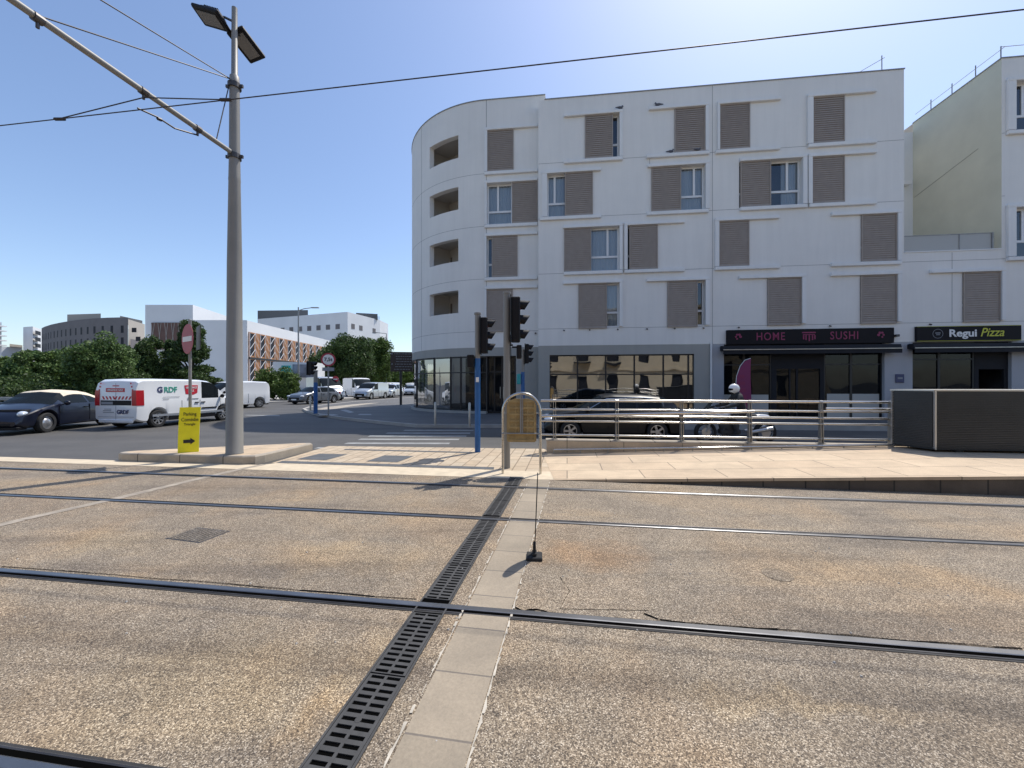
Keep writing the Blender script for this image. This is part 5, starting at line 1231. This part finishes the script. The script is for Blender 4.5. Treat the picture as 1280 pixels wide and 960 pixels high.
for k in range(2): mb.quad((1.78+k*0.16,-0.905,0.92),(1.86+k*0.16,-0.898,0.92),(1.90+k*0.16,-0.896,1.00),(1.82+k*0.16,-0.903,1.00))
mb.build('edge_mark','red_paint',van)
# other vehicles
PV=dict(VANS); PV.update(wb=2.75,ends=(-2.1,2.2)); PV['top']=[(-2.1,1.5),(-2.05,1.72),(-1.9,1.82),(-1.0,1.86),(0.1,1.84),(0.5,1.76),(0.85,1.55),(1.3,1.20),(1.5,1.12),(1.9,1.0),(2.1,0.84),(2.2,0.6)]; PV['belt']=[(-2.1,1.0),(0.4,1.02),(1.3,1.02),(1.75,0.95),(2.05,0.78),(2.2,0.5)]; PV['wins']=[(0.12,0.85)]; PV['scr']=(0.52,1.36,9,9.1); PV['seams']=[0.05,-0.6,1.0]; PV['mirror']=(0.98,1.12); PV['handles']=[0.25]
vehicle(PV,(-18.99,26.48,0),hd(-0.41,-0.91),'white delivery van with plain sides just right of the tram pole','van','delivery_van')
vehicle(SEDAN,(-16.9,33.6,0.0),hd(-0.33,-0.94),'dark grey hatchback heading this way behind the far blue pole','car','parked_car')
T2=dict(TALL); T2['paint']='silver_paint'
vehicle(T2,(-19.3,40.5,0),hd(0.72,-0.69),'tall silver panel van parked behind the grey hatchback','van','delivery_van')
T3=dict(TALL)
vehicle(T3,(-18.6,47.5,0),hd(0.66,-0.75),'white panel van parked behind the tall silver one','van','delivery_van')
S2=dict(PV); S2['paint']='silver_paint'
vehicle(S2,(-15.6,43.5,0),hd(-0.22,-0.97),'small silver van in the queue, right of the weight limit sign','van','delivery_van')
vehicle(dict(VANS),(-16.6,52.5,0),hd(-0.2,-0.98),'small white van partly hidden behind the silver van in the queue','van','delivery_van')
S3=dict(SUV); S3['paint']='silver_paint'
vehicle(S3,(-15.0,48.5,0),hd(-0.08,-1),'silver sport utility car in the queue with dark grille','car','parked_car')
S4=dict(SUV); S4['paint']='white_paint'
vehicle(S4,(-16.0,62,0),hd(-0.1,-1),'white car at the back of the queue under the trees','car','parked_car')
S5=dict(SEDAN); S5['paint']='silver_paint'
vehicle(S5,(-14.9,58.0,0),hd(0.1,-1),'pale grey car seen beside the post of the brown direction board','car','parked_car')
S6=dict(VANS)
vehicle(S6,(-17.9,70.0,0),hd(0,-1),'far white van at the end of the street','van','delivery_van')
# black estate behind the railing
BK=dict(SEDAN); BK['paint']='black_paint'; BK['top']=[(-2.1,0.75),(-2.04,1.0),(-1.85,1.22),(-1.5,1.38),(-0.8,1.44),(0.0,1.45),(0.3,1.41),(0.75,1.16),(1.1,0.97),(1.6,0.88),(1.95,0.76),(2.1,0.5)]
bk=vehicle(BK,(U(761)*12.75,12.75,-0.10),hd(-1,0.08),'black estate car in the shade behind the steel railing','car','parked_car')
mb=MB()
mb.tube([(0.78,0.86,0.96),(0.2,0.80,1.30),(-0.9,0.78,1.34),(-1.45,0.82,1.22),(-1.5,0.87,0.98),(0.7,0.885,0.955)],0.012,5); mb.build('chrome_trim','chrome',bk)
# ---------------------------------------------------------------- motorcycle and rider
bx,by,bz=U(919)*11.55,11.55,-0.09
e=empty('motorcycle',(bx,by,bz),math.pi-0.06,'grey and white touring motorcycle behind the railing','motorcycle')
for x in (0.86,-0.84):
    o=MB().lathe([(0.22,-0.05),(0.29,-0.07),(0.32,-0.03),(0.32,0.03),(0.29,0.07),(0.22,0.05)],axis='y',n=26,cap=False).build('wheel','black_rubber',e,True,60); o.location=(x,0,0.32)
    m=MB().lathe([(0.225,-0.03),(0.225,0.03)],axis='y',n=24,cap=False).lathe([(0.05,-0.06),(0.05,0.06)],axis='y',n=12)
    for k in range(6):
        a=k*math.pi/3; m.tube([(0.04*math.cos(a),0,0.04*math.sin(a)),(0.22*math.cos(a),0,0.22*math.sin(a))],0.014,6)
    m.lathe([(0.13,0.065),(0.13,0.07)],axis='y',n=18); m.build('rim','alloy',o)
MB().tube([(0.86,0.09,0.32),(0.66,0.09,0.85)],0.026,8).tube([(0.86,-0.09,0.32),(0.66,-0.09,0.85)],0.026,8).build('fork','steel',e,True)
MB().ell((0.18,0,0.52),(0.30,0.17,0.24),14,8).box(-0.1,0.45,-0.15,0.15,0.26,0.42,0.03).tube([(0.35,0.1,0.5),(0.45,0.15,0.25),(0.0,0.16,0.2),(-0.5,0.17,0.26)],0.035,8).build('engine','cast_iron',e,True)
MB().tube([(-0.35,-0.17,0.34),(-0.95,-0.20,0.46)],[0.05,0.062],10).tube([(-0.35,0.17,0.34),(-0.95,0.20,0.46)],[0.05,0.062],10).build('exhaust','alu',e,True)
MB().ell((0.36,0,0.82),(0.30,0.16,0.13),16,10).ell((0.68,0,0.88),(0.14,0.16,0.13),14,8).build('fairing','helmet_white',e,True)
MB().ell((-0.72,0,0.80),(0.26,0.11,0.06),12,8).build('tail_fairing','helmet_white',e,True)
MB().tube([(0.86,0,0.66),(0.66,0,0.69),(1.06,0,0.60)],0.06,8).build('mudguard','black_plastic',e,True)
MB().ell((-0.22,0,0.80),(0.46,0.15,0.08),14,8).build('seat','black_rubber',e,True)
MB().rings([[(0.86,-0.16,0.98),(0.86,0.16,0.98),(0.85,0.16,0.985),(0.85,-0.16,0.985)],[(0.66,-0.11,1.24),(0.66,0.11,1.24),(0.655,0.11,1.24),(0.655,-0.11,1.24)]]).build('windscreen','car_glass',e)
MB().tube([(0.48,0.36,1.02),(0.60,0.16,1.0),(0.60,-0.16,1.0),(0.48,-0.36,1.02)],0.018,8).tube([(0.55,0.25,1.03),(0.6,0.36,1.18)],0.01,6).tube([(0.55,-0.25,1.03),(0.6,-0.36,1.18)],0.01,6).ell((0.6,0.37,1.2),(0.02,0.07,0.04),8,6).ell((0.6,-0.37,1.2),(0.02,0.07,0.04),8,6).build('handlebar','black_plastic',e,True)
MB().ell((0.90,0,0.84),(0.06,0.13,0.09),12,8).build('headlight','head_glass',e,True)
# rider
pe=empty('person',(bx,by,bz),math.pi-0.06,'motorcycle rider in dark clothes and a white helmet, riding behind the railing','person')
def skin(name,verts,edges,rad,mt,parent,root=0,sub=1):
    me=bpy.data.meshes.new(name); me.from_pydata(verts,edges,[]); o=bpy.data.objects.new(name,me); C.objects.link(o)
    s=o.modifiers.new('s','SKIN'); 
    for i,r_ in enumerate(rad): me.skin_vertices[0].data[i].radius=(r_,r_) if not isinstance(r_,tuple) else r_; 
    for i in range(len(rad)): me.skin_vertices[0].data[i].use_root=(i==root)
    u=o.modifiers.new('u','SUBSURF'); u.levels=sub; u.render_levels=sub
    dg=bpy.context.evaluated_depsgraph_get(); m2=bpy.data.meshes.new_from_object(o.evaluated_get(dg)); bpy.data.objects.remove(o)
    for p in m2.polygons: p.use_smooth=True
    m2.name=name; m2.materials.clear(); m2.materials.append(MATS[mt]); o=bpy.data.objects.new(name,m2); C.objects.link(o); o.parent=parent; return o
V_=[(-0.22,0,0.92),(-0.17,0,1.10),(-0.10,0,1.28),(-0.04,0,1.42),(0.0,0,1.50)]; E_=[(0,1),(1,2),(2,3),(3,4)]; R_=[(0.16,0.13),(0.16,0.12),(0.18,0.13),(0.13,0.10),0.06]
for s in (1,-1):
    i=len(V_); V_+=[(-0.06,0.20*s,1.38),(0.10,0.31*s,1.14),(0.44,0.31*s,1.07)]; E_+=[(3,i),(i,i+1),(i+1,i+2)]; R_+=[0.08,0.058,0.042]
    i=len(V_); V_+=[(-0.18,0.12*s,0.90),(0.26,0.24*s,0.80),(0.06,0.22*s,0.36),(0.16,0.23*s,0.29)]; E_+=[(0,i),(i,i+1),(i+1,i+2),(i+2,i+3)]; R_+=[0.10,0.075,0.055,0.05]
skin('body',V_,E_,R_,'dark_cloth',pe,0,1)
MB().ell((0.03,0,1.60),(0.155,0.13,0.15),18,12).build('helmet','helmet_white',pe,True,180)
MB().ell((0.10,0,1.585),(0.095,0.112,0.062),14,8).ell((0.07,0,1.50),(0.08,0.075,0.05),10,6).build('visor','black_plastic',pe,True,180)
for s in (1,-1):
    V_=[(0.44,0.31*s,1.07),(0.52,0.32*s,1.04)]; E_=[(0,1)]; R_=[0.035,0.035]
    for k in range(4):
        y=(0.285+0.022*k)*s; i=len(V_); V_+=[(0.56,y,1.05),(0.575,y,1.01),(0.545,y,0.985)]; E_+=[(1,i),(i,i+1),(i+1,i+2)]; R_+=[0.011,0.010,0.009]
    i=len(V_); V_+=[(0.53,0.27*s,1.02),(0.56,0.255*s,0.995)]; E_+=[(1,i),(i,i+1)]; R_+=[0.012,0.01]
    skin('glove',V_,E_,R_,'dark_cloth',pe,0,1)

# ================================================================ GUARD RAIL, LAMP POST
x0,y0=G(-60,505); 
e=empty('guard_rail',(-31,24.5,0),0,'grey steel road guard rail behind the convertible at the left edge','guard rail')
mb=MB()
for z in (0.62,0.30): mb.box(-14,5.5,-0.04,0.04,z,z+0.22,0.03)
mb.build('beam','galv',e); mb=MB()
for k in range(8): mb.box(-13.8+k*2.6,-13.66+k*2.6,0.04,0.16,0,0.84)
mb.build('post','galv',e)
Y=40.0; X=U(373)*Y
e=empty('street_lamp',(X,Y,0.1),0,'tall grey street lamp with one curved arm above the vans','street lamp')
zt=H(384,Y)-0.1
MB().lathe([(0.10,0),(0.09,2),(0.06,zt)],n=12).build('post','galv',e,True)
MB().tube([(0,0,zt-0.35),(0.6,0,zt-0.15),(1.4,0,zt-0.05)],0.04,8).build('arm','galv',e,True); MB().box(1.3,2.1,-0.12,0.12,zt-0.1,zt,0.03).build('lamp_head','galv',e)
for px,yt,Yd,lab in ((483,417,62,'distant street lamp standing in front of the two large street trees'),(436,424,75,'farther street lamp behind the dense dark tree')):
    X=U(px)*Yd; e=empty('street_lamp',(X,Yd,0),0,lab,'street lamp'); zt=H(yt,Yd)
    MB().lathe([(0.1,0),(0.06,zt)],n=10).build('post','galv',e,True); MB().tube([(0,0,zt),(-1.5,0,zt+0.15)],0.05,6).box(-2.2,-1.4,-0.12,0.12,zt+0.08,zt+0.2,0.02).build('arm','galv',e)
X,Y=G(419,505.0); Y=40;X=U(419.5)*Y
e=empty('no_entry_sign',(X,Y,0),0,'tiny far red and white no entry sign under the dark tree','road sign'); MB().lathe([(0.04,0),(0.04,H(471,Y))],n=8).build('post','galv',e); 
disc(0.32,0.01,-0.05,'red_paint','sign_plate',e,H(474,Y),0,20); MB().box(-0.22,0.22,-0.075,-0.062,H(474,Y)-0.05,H(474,Y)+0.05).build('white_bar','sign_white',e)

# ================================================================ FAR BUILDINGS
def pt(px,Y): return Vector((U(px)*Y,Y,0))
def facade_box(e, p, q, z0, z1, depth, m, name='wall'):
    n_=((p+q)/2).normalized() if depth>0 else Vector((1,0,0))
    P=[p,q,q+n_*depth,p+n_*depth]
    return MB().prism([(a.x,a.y) for a in P],z0,z1).build(name,m,e)
def wins(e,p,q,cols,zs,w,m='dark_window',off=0.06,name='window',h=None):
    d=(q-p).normalized(); n_=Vector((d.y,-d.x,0))
    if n_.dot(p)>0: n_=-n_
    for c in cols:
        for z0,z1 in zs:
            a=p+(q-p)*c-d*w/2; b=a+d*w; mb=MB()
            P=[a+n_*off,b+n_*off,b-n_*0.05,a-n_*0.05]; mb.hexa([(v.x,v.y,z0) for v in P]+[(v.x,v.y,z1) for v in P]); mb.build(name,m,e)
# round grey stone office
Y0=125.0
e=empty('round_office',(0,0,0),0,'curved grey stone office building, shade painted into the stone, with rows of narrow windows in the distance','building')
pts=[]
for px,Yd in ((52,148),(56,144),(64,139),(74,135),(86,131.5),(100,128.5),(116,126),(134,124.5),(150,124),(160,124)): pts.append(pt(px,Yd))
zt=[H(404.5,148)]*len(pts); zt=[27.0]*len(pts)
back=[pts[-1]*1.25,pts[0]*1.15]
MB().prism([(p.x,p.y) for p in pts]+[(p.x,p.y) for p in back],0,H(398,126)-0.0).build('wall','far_grey',e)
cum=[0]
for a,b in zip(pts,pts[1:]): cum.append(cum[-1]+(b-a).length)
def along(s):
    for i in range(len(pts)-1):
        if s<=cum[i+1]: t=(s-cum[i])/(cum[i+1]-cum[i]); return pts[i].lerp(pts[i+1],t),(pts[i+1]-pts[i]).normalized()
zr_=H(398,126)
nw=17
for k in range(nw):
    p,d=along(cum[-1]*(k+0.5)/nw); n_=Vector((d.y,-d.x,0)); 
    for r_ in range(4):
        z1=zr_-2.6-r_*3.75; a=p-d*0.42; b=p+d*0.42; P=[a+n_*0.05,b+n_*0.05,b-n_*0.3,a-n_*0.3]
        MB().hexa([(v.x,v.y,z1-2.3) for v in P]+[(v.x,v.y,z1) for v in P]).build('window','dark_window',e)
facade_box(e,pt(160.3,123.5),pt(181,134),0,H(400,125),10,'far_stone_lit','stepped_end')  # sunlit end: the brighter tone is painted into the stone
facade_box(e,pt(160.5,123.0),pt(172,126.5),0,H(412,125),1.0,'far_stone_lit','stepped_end'); facade_box(e,pt(163,122.0),pt(174,125.5),0,H(425,125),1.0,'far_grey','stepped_end')
for p_,z in ((165,410),(170,421),(173,440)): a=pt(p_,121.6); MB().box(a.x,a.x+1.4,a.y-0.1,a.y,H(z,122)-1.4,H(z,122)).build('window','dark_window',e)
facade_box(e,pt(84,138),pt(126,136),zr_-0.5,H(392.5,137),10,'far_stone_lit','roof_block'); facade_box(e,pt(150,130),pt(178,140),zr_-1,H(396,132),0.8,'roof_grey','roof_canopy')
# small white blocks
e=empty('white_block',(0,0,0),0,'small pale block of flats left of the round stone office','building')
facade_box(e,pt(29,170),pt(41,168),0,H(408,168),20,'far_white'); facade_box(e,pt(41,168),pt(53,178),0,H(409,170),16,'far_white','side_wing')
for k in range(4): facade_box(e,pt(44,167.5),pt(51,173),H(413+k*8,168)-1.6,H(413+k*8,168),1.0,'dark_window','balcony_opening')
e=empty('white_block',(0,0,0),0,'white tower with balconies cut by the left edge of the photo','building')
facade_box(e,pt(-30,150),pt(2,150),0,H(403,150),20,'far_white')
for k in range(5): a=pt(-25,149); b=pt(4.5,149); MB().box(a.x,b.x,147.8,150,H(407+k*6,149)-0.4,H(407+k*6,149)).build('balcony','far_white',e)
e=empty('low_block',(0,0,0),0,'low pale building with brownish roof behind the hedge at far left','building')
facade_box(e,pt(2,140),pt(28,145),0,H(433,140),12,'far_white'); facade_box(e,pt(12,139.5),pt(28,144.5),H(433,140),H(430,140),12,'far_stone_lit','roof')
# big white school-like building with timber lattice
e=empty('lattice_building',(0,0,0),0,'white building with orange timber lattice front beyond the street','building')
A_=pt(181,74); Bm=pt(243,68.5)
A2=pt(262,62); B2=pt(412,96)
zt1=H(381,70)
facade_box(e,pt(181.5,72),pt(241,72),0,H(381,72),3.5,'far_white','tower'); 
mb=MB(); p=pt(241,72); mb.prism([(p.x,72),(p.x+0.01,72),(pt(318,97).x,97),(pt(318,97).x-6,97)],0,H(381,72)); 
o=mb.build('tower_side','far_white',e)
a=pt(190,71.9); b=pt(240,71.9)
mb=MB().box(a.x,b.x,71.75,71.95,H(437,72),H(403.5,72)); mb.build('louvre_panel','brown_louvre',e); mb=MB(); rz=random.Random(2)
for k in range(12): x=a.x+(b.x-a.x)*k/12; mb.tube([(x,71.72,H(437,72)),(x+0.6*((-1)**k),71.72,H(404,72))],0.05,4)
mb.build('louvre_batten','far_stone_lit',e)
facade_box(e,pt(242,65.7),pt(308.6,65.7),0,H(400.5,66),6,'far_white','lower_wall')
P3=pt(309,66); Q3=pt(415,98)
D3=(Q3-P3).normalized(); L3=(Q3-P3).length; N3=Vector((D3.y,-D3.x,0))
if N3.dot(P3)>0: N3=-N3
hT3=H(400.5,66)
facade_box(e,P3,Q3,0,hT3,-8,'far_white','lattice_wing')
z1_=H(414.5,66); zmid=H(447,66); z0_=zmid-4.2
def onw(s,z,o_=0.0): v=P3+D3*s+N3*o_; return (v.x,v.y,z)
MB().hexa([onw(0.3,z0_,0.02),onw(L3,z0_,0.02),onw(L3,z0_,0.12),onw(0.3,z0_,0.12),onw(0.3,z1_,0.02),onw(L3,z1_,0.02),onw(L3,z1_,0.12),onw(0.3,z1_,0.12)]).build('timber_panel','wood_orange',e)
mb=MB(); mw=MB(); ncol=11; cw=(L3-0.3)/ncol
for k in range(ncol):
    s0=0.3+cw*k
    for za,zb_ in ((zmid+0.15,z1_-0.1),(z0_,zmid-0.25)):
        wv=cw*0.36; mw.hexa([onw(s0+0.2,za+0.3,0.13),onw(s0+0.2+wv,za+0.3,0.13),onw(s0+0.2+wv,za+0.3,0.16),onw(s0+0.2,za+0.3,0.16),onw(s0+0.2,zb_-0.1,0.13),onw(s0+0.2+wv,zb_-0.1,0.13),onw(s0+0.2+wv,zb_-0.1,0.16),onw(s0+0.2,zb_-0.1,0.16)])
        for j in range(3):
            zz=za+(zb_-za)*j/3; h_=(zb_-za)/3
            mb.tube([onw(s0+0.1,zz,0.25),onw(s0+cw*0.5,zz+h_,0.25)],0.05,4); mb.tube([onw(s0+cw*0.9,zz,0.25),onw(s0+cw*0.5,zz+h_,0.25)],0.05,4)
        mb.tube([onw(s0,za,0.25),onw(s0,zb_,0.25)],0.06,4); mb.tube([onw(s0+cw*0.5,za,0.25),onw(s0+cw*0.5,zb_,0.25)],0.05,4)
mw.build('window_band','dark_window',e); mb.build('lattice','far_white',e)
MB().hexa([onw(0.2,zmid-0.22,0.12),onw(L3,zmid-0.22,0.12),onw(L3,zmid-0.22,0.3),onw(0.2,zmid-0.22,0.3),onw(0.2,zmid+0.1,0.12),onw(L3,zmid+0.1,0.12),onw(L3,zmid+0.1,0.3),onw(0.2,zmid+0.1,0.3)]).build('floor_band','frame_dark',e)
e=empty('rooftop_building',(0,0,0),0,'white hospital like block with small square windows and a grey roof, farther back','building')
p,q=pt(322,120),pt(434.5,108); zz=H(393,112)
facade_box(e,p,q,0,zz,14,'far_white'); 
q2=pt(475,122)
mb=MB(); mb.prism([(q.x,q.y),(q2.x,q2.y),(q2.x,q2.y+8),(q.x-2,q.y+10)],0,zz); mb.build('side_wing','far_white',e)
wins(e,p,q,[0.30,0.40,0.50,0.60,0.70,0.80,0.90],[(zz-4.6,zz-3.2)],1.5,'far_grey')
wins(e,q,q2,[0.15,0.38,0.80],[(zz-4.4,zz-3.0)],1.4,'far_grey')
facade_box(e,pt(322,125),pt(385,124),0,H(387.5,124),8,'roof_grey','roof_plant'); facade_box(e,pt(445,118),pt(472,120),zz-0.2,H(391,118),4,'roof_grey','roof_plant')
mb=MB()
for k in range(9): a=pt(462+k*1.5,121); mb.tube([(a.x,a.y,zz),(a.x,a.y,zz+1.0)],0.06,4)
mb.build('roof_railing','galv',e)
# white site cabin / box body with posters
e=empty('white_box_body',(0,0,0),0,'big white box truck body with teal and picture panels behind the shrub','box body')
p,q=pt(341,46),pt(391,47.5)
facade_box(e,p,q,0.9,H(452.5,46.5),2.4,'white_frame','box'); MB().box(p.x+0.3,q.x-0.3,46.5,48,0.3,0.95).build('chassis','black_plastic',e)
a,b=pt(352,45.9),pt(363,45.9); MB().box(a.x,b.x,45.85,45.97,H(472,46),H(457,46)).build('teal_panel','teal',e)
a,b=pt(364.5,46.2),pt(391,46.2); MB().box(a.x,b.x,46.4,46.6,H(472,46.5),H(455.5,46.5)).build('picture_panel','poster',e)
p,q=pt(391.5,47.4),pt(406,52); facade_box(e,p,q,0.9,H(452.5,47.5),1.5,'white_frame','box_end')
wp=None
for x in (pt(350,46).x,pt(380,46).x): 
    o=MB().lathe([(0.48,-0.14),(0.48,0.14)],axis='y',n=20).build('wheel','black_rubber',e); o.location=(x,46.4,0.48)

# ================================================================ TREES AND SHRUBS
def crown_mesh(cen, rad, n, leaf, seed, clumps=46, flat=0.0, conic=False, low=-0.9):
    rg=np.random.default_rng(seed); cs=[]; 
    while len(cs)<clumps:
        v=rg.normal(size=3); v/=np.linalg.norm(v); rr=rg.uniform(0.2,1.0)**0.5*rg.uniform(0.84,1.04)
        if v[2]<low: continue
        if conic:
            h=rg.uniform(-1,1); k_=(1-(h+1)/2)*0.9+0.12; a=rg.uniform(0,6.28); v=np.array([math.cos(a)*k_,math.sin(a)*k_,h]); rr=rg.uniform(0.4,1.0)
            cs.append(np.array([v[0]*rr,v[1]*rr,h])); continue
        cs.append(v*rr)
    cs=np.array(cs); size=rg.uniform(0.16,0.36,size=clumps)
    idx=rg.integers(0,clumps,n)
    off=rg.normal(size=(n,3)); off/=np.linalg.norm(off,axis=1)[:,None]; off*=(rg.uniform(0.2,1,size=(n,1))**0.4)*size[idx][:,None]
    if conic: off[:,2]*=0.45
    P=(cs[idx]+off)*np.array(rad)+np.array(cen)
    a=rg.normal(size=(n,3)); a/=np.linalg.norm(a,axis=1)[:,None]; b=np.cross(a,rg.normal(size=(n,3))); b/=np.linalg.norm(b,axis=1)[:,None]
    s=leaf*rg.uniform(0.6,1.4,size=(n,1))
    V=np.empty((n,4,3)); V[:,0]=P-a*s; V[:,1]=P+b*s*0.5; V[:,2]=P+a*s; V[:,3]=P-b*s*0.5
    me=bpy.data.meshes.new('crown'); me.vertices.add(n*4); me.vertices.foreach_set('co',V.reshape(-1)); me.loops.add(n*4); me.loops.foreach_set('vertex_index',np.arange(n*4,dtype=np.int32))
    me.polygons.add(n); me.polygons.foreach_set('loop_start',np.arange(0,n*4,4,dtype=np.int32)); me.polygons.foreach_set('loop_total',np.full(n,4,dtype=np.int32)); me.update(calc_edges=True); return me
def tree(name,px,Y,ytop,wpx,label,cat='tree',lm='leaf_mid',n=9000,leaf=0.13,seed=1,base=0.1,trunk=True,cb=0.25,group=None,conic=False,dy=1.0,clumps=46):
    X=U(px)*Y; zt=H(ytop,Y); r=wpx/2*Y/F_PX*0.93; z0=base+(zt-base)*cb; cz=(z0+zt)/2; rz=(zt-z0)/2*0.93
    e=empty(name,(X,Y,base),0,label,cat,group); rg=random.Random(seed)
    me=crown_mesh((0,0,cz-base),(r,r*dy,rz),int(n*1.9),leaf*0.8,seed,clumps=int(clumps*1.5),conic=conic); o=bpy.data.objects.new('crown',me); C.objects.link(o); me.materials.append(MATS[lm]); o.parent=e
    mb=MB(); th=cz-base; tr=0.05+0.022*(zt-base)
    if trunk: mb.tube([(0,0,-0.05),(0.05,0,th*0.5),(0,0.05,th),(0.02,0,th+rz*0.6)],[tr,tr*0.8,tr*0.6,tr*0.2],8)
    for k in range(7):
        a=rg.uniform(0,6.28); h=th*rg.uniform(0.35,0.9) if trunk else 0.0
        mb.tube([(0,0,h),(math.cos(a)*r*0.4,math.sin(a)*r*0.4,h+rz*0.45),(math.cos(a)*r*0.6,math.sin(a)*r*0.6,h+rz*0.65)],[tr*0.4,tr*0.25,tr*0.06],6)
    mb.build('trunk' if trunk else 'stems','bark',e,True)
    return e
GH='trees and shrubs left of the vans'
tree('shrub',-20,30,441,90,'dense green bush at the left edge behind the convertible','shrub','leaf_mid',9000,0.15,11,0.1,False,0.0,GH)
tree('shrub',38,31,437,84,'broad olive green bush above the convertible roof','shrub','leaf_olive',11000,0.14,12,0.1,False,0.0,GH)
tree('tree',92,33,432,72,'leafy tree between the olive bush and the rounded tree','tree','leaf_mid',10000,0.14,13,0.1,True,0.05,GH)
tree('tree',124,30,422,74,'rounded mid green tree in front of the round stone office','tree','leaf_olive',13000,0.12,14,0.1,True,0.08,GH)
tree('shrub',150,32,462,70,'low dark bush right behind the utility van','shrub','leaf_dark',8000,0.13,15,0.1,False,0.0,GH)
tree('shrub',10,28,466,150,'low dark bush along the guard rail','shrub','leaf_dark',12000,0.13,16,0.0,False,0.0,GH)
tree('tree',190,36,418,52,'dark tree in front of the brown louvre panel','tree','leaf_dark',9000,0.14,17,0.1,True,0.05,GH)
tree('conifer',240,37,402,66,'tall cone shaped dark tree left of the tram pole','tree','leaf_dark',15000,0.13,18,0.1,True,0.08,GH,True,1.0,70)
tree('conifer',214,39,424,40,'smaller cone shaped tree beside the tall one','tree','leaf_dark',7000,0.13,19,0.1,True,0.06,GH,True,1.0,40)
tree('shrub',344,38,460,54,'rounded shrub beside the white van, below the lattice building','shrub','leaf_mid',9000,0.12,20,0.1,False,0.0,GH)
tree('shrub',362,37,472,28,'small shrub at the foot of the street lamp','shrub','leaf_mid',4000,0.12,21,0.1,False,0.0,GH)
tree('street_tree',432,57,415,72,'large dense street tree above the queue of vans','tree','leaf_dark',20000,0.19,22,0.1,True,0.10,None,False,1.0,70)
tree('street_tree',469,62,416,52,'second large street tree, left of the brown direction board','tree','leaf_mid',15000,0.19,23,0.1,True,0.10,None,False,1.0,60)
tree('street_tree',405,60,436,40,'lower tree filling the gap at the left of the large street tree','tree','leaf_dark',8000,0.18,24,0.1,True,0.02)
tree('street_tree',497,92,446,40,'far tree beyond the end of the street','tree','leaf_mid',8000,0.25,25,0.1,True,0.0)
tree('street_tree',520,95,440,40,'far tree beyond the street, partly behind the rounded building','tree','leaf_mid',8000,0.25,26,0.1,True,0.0)
tree('street_tree',450,100,452,70,'far dark tree closing the street behind the vans','tree','leaf_dark',8000,0.3,27,0.1,True,0.0)
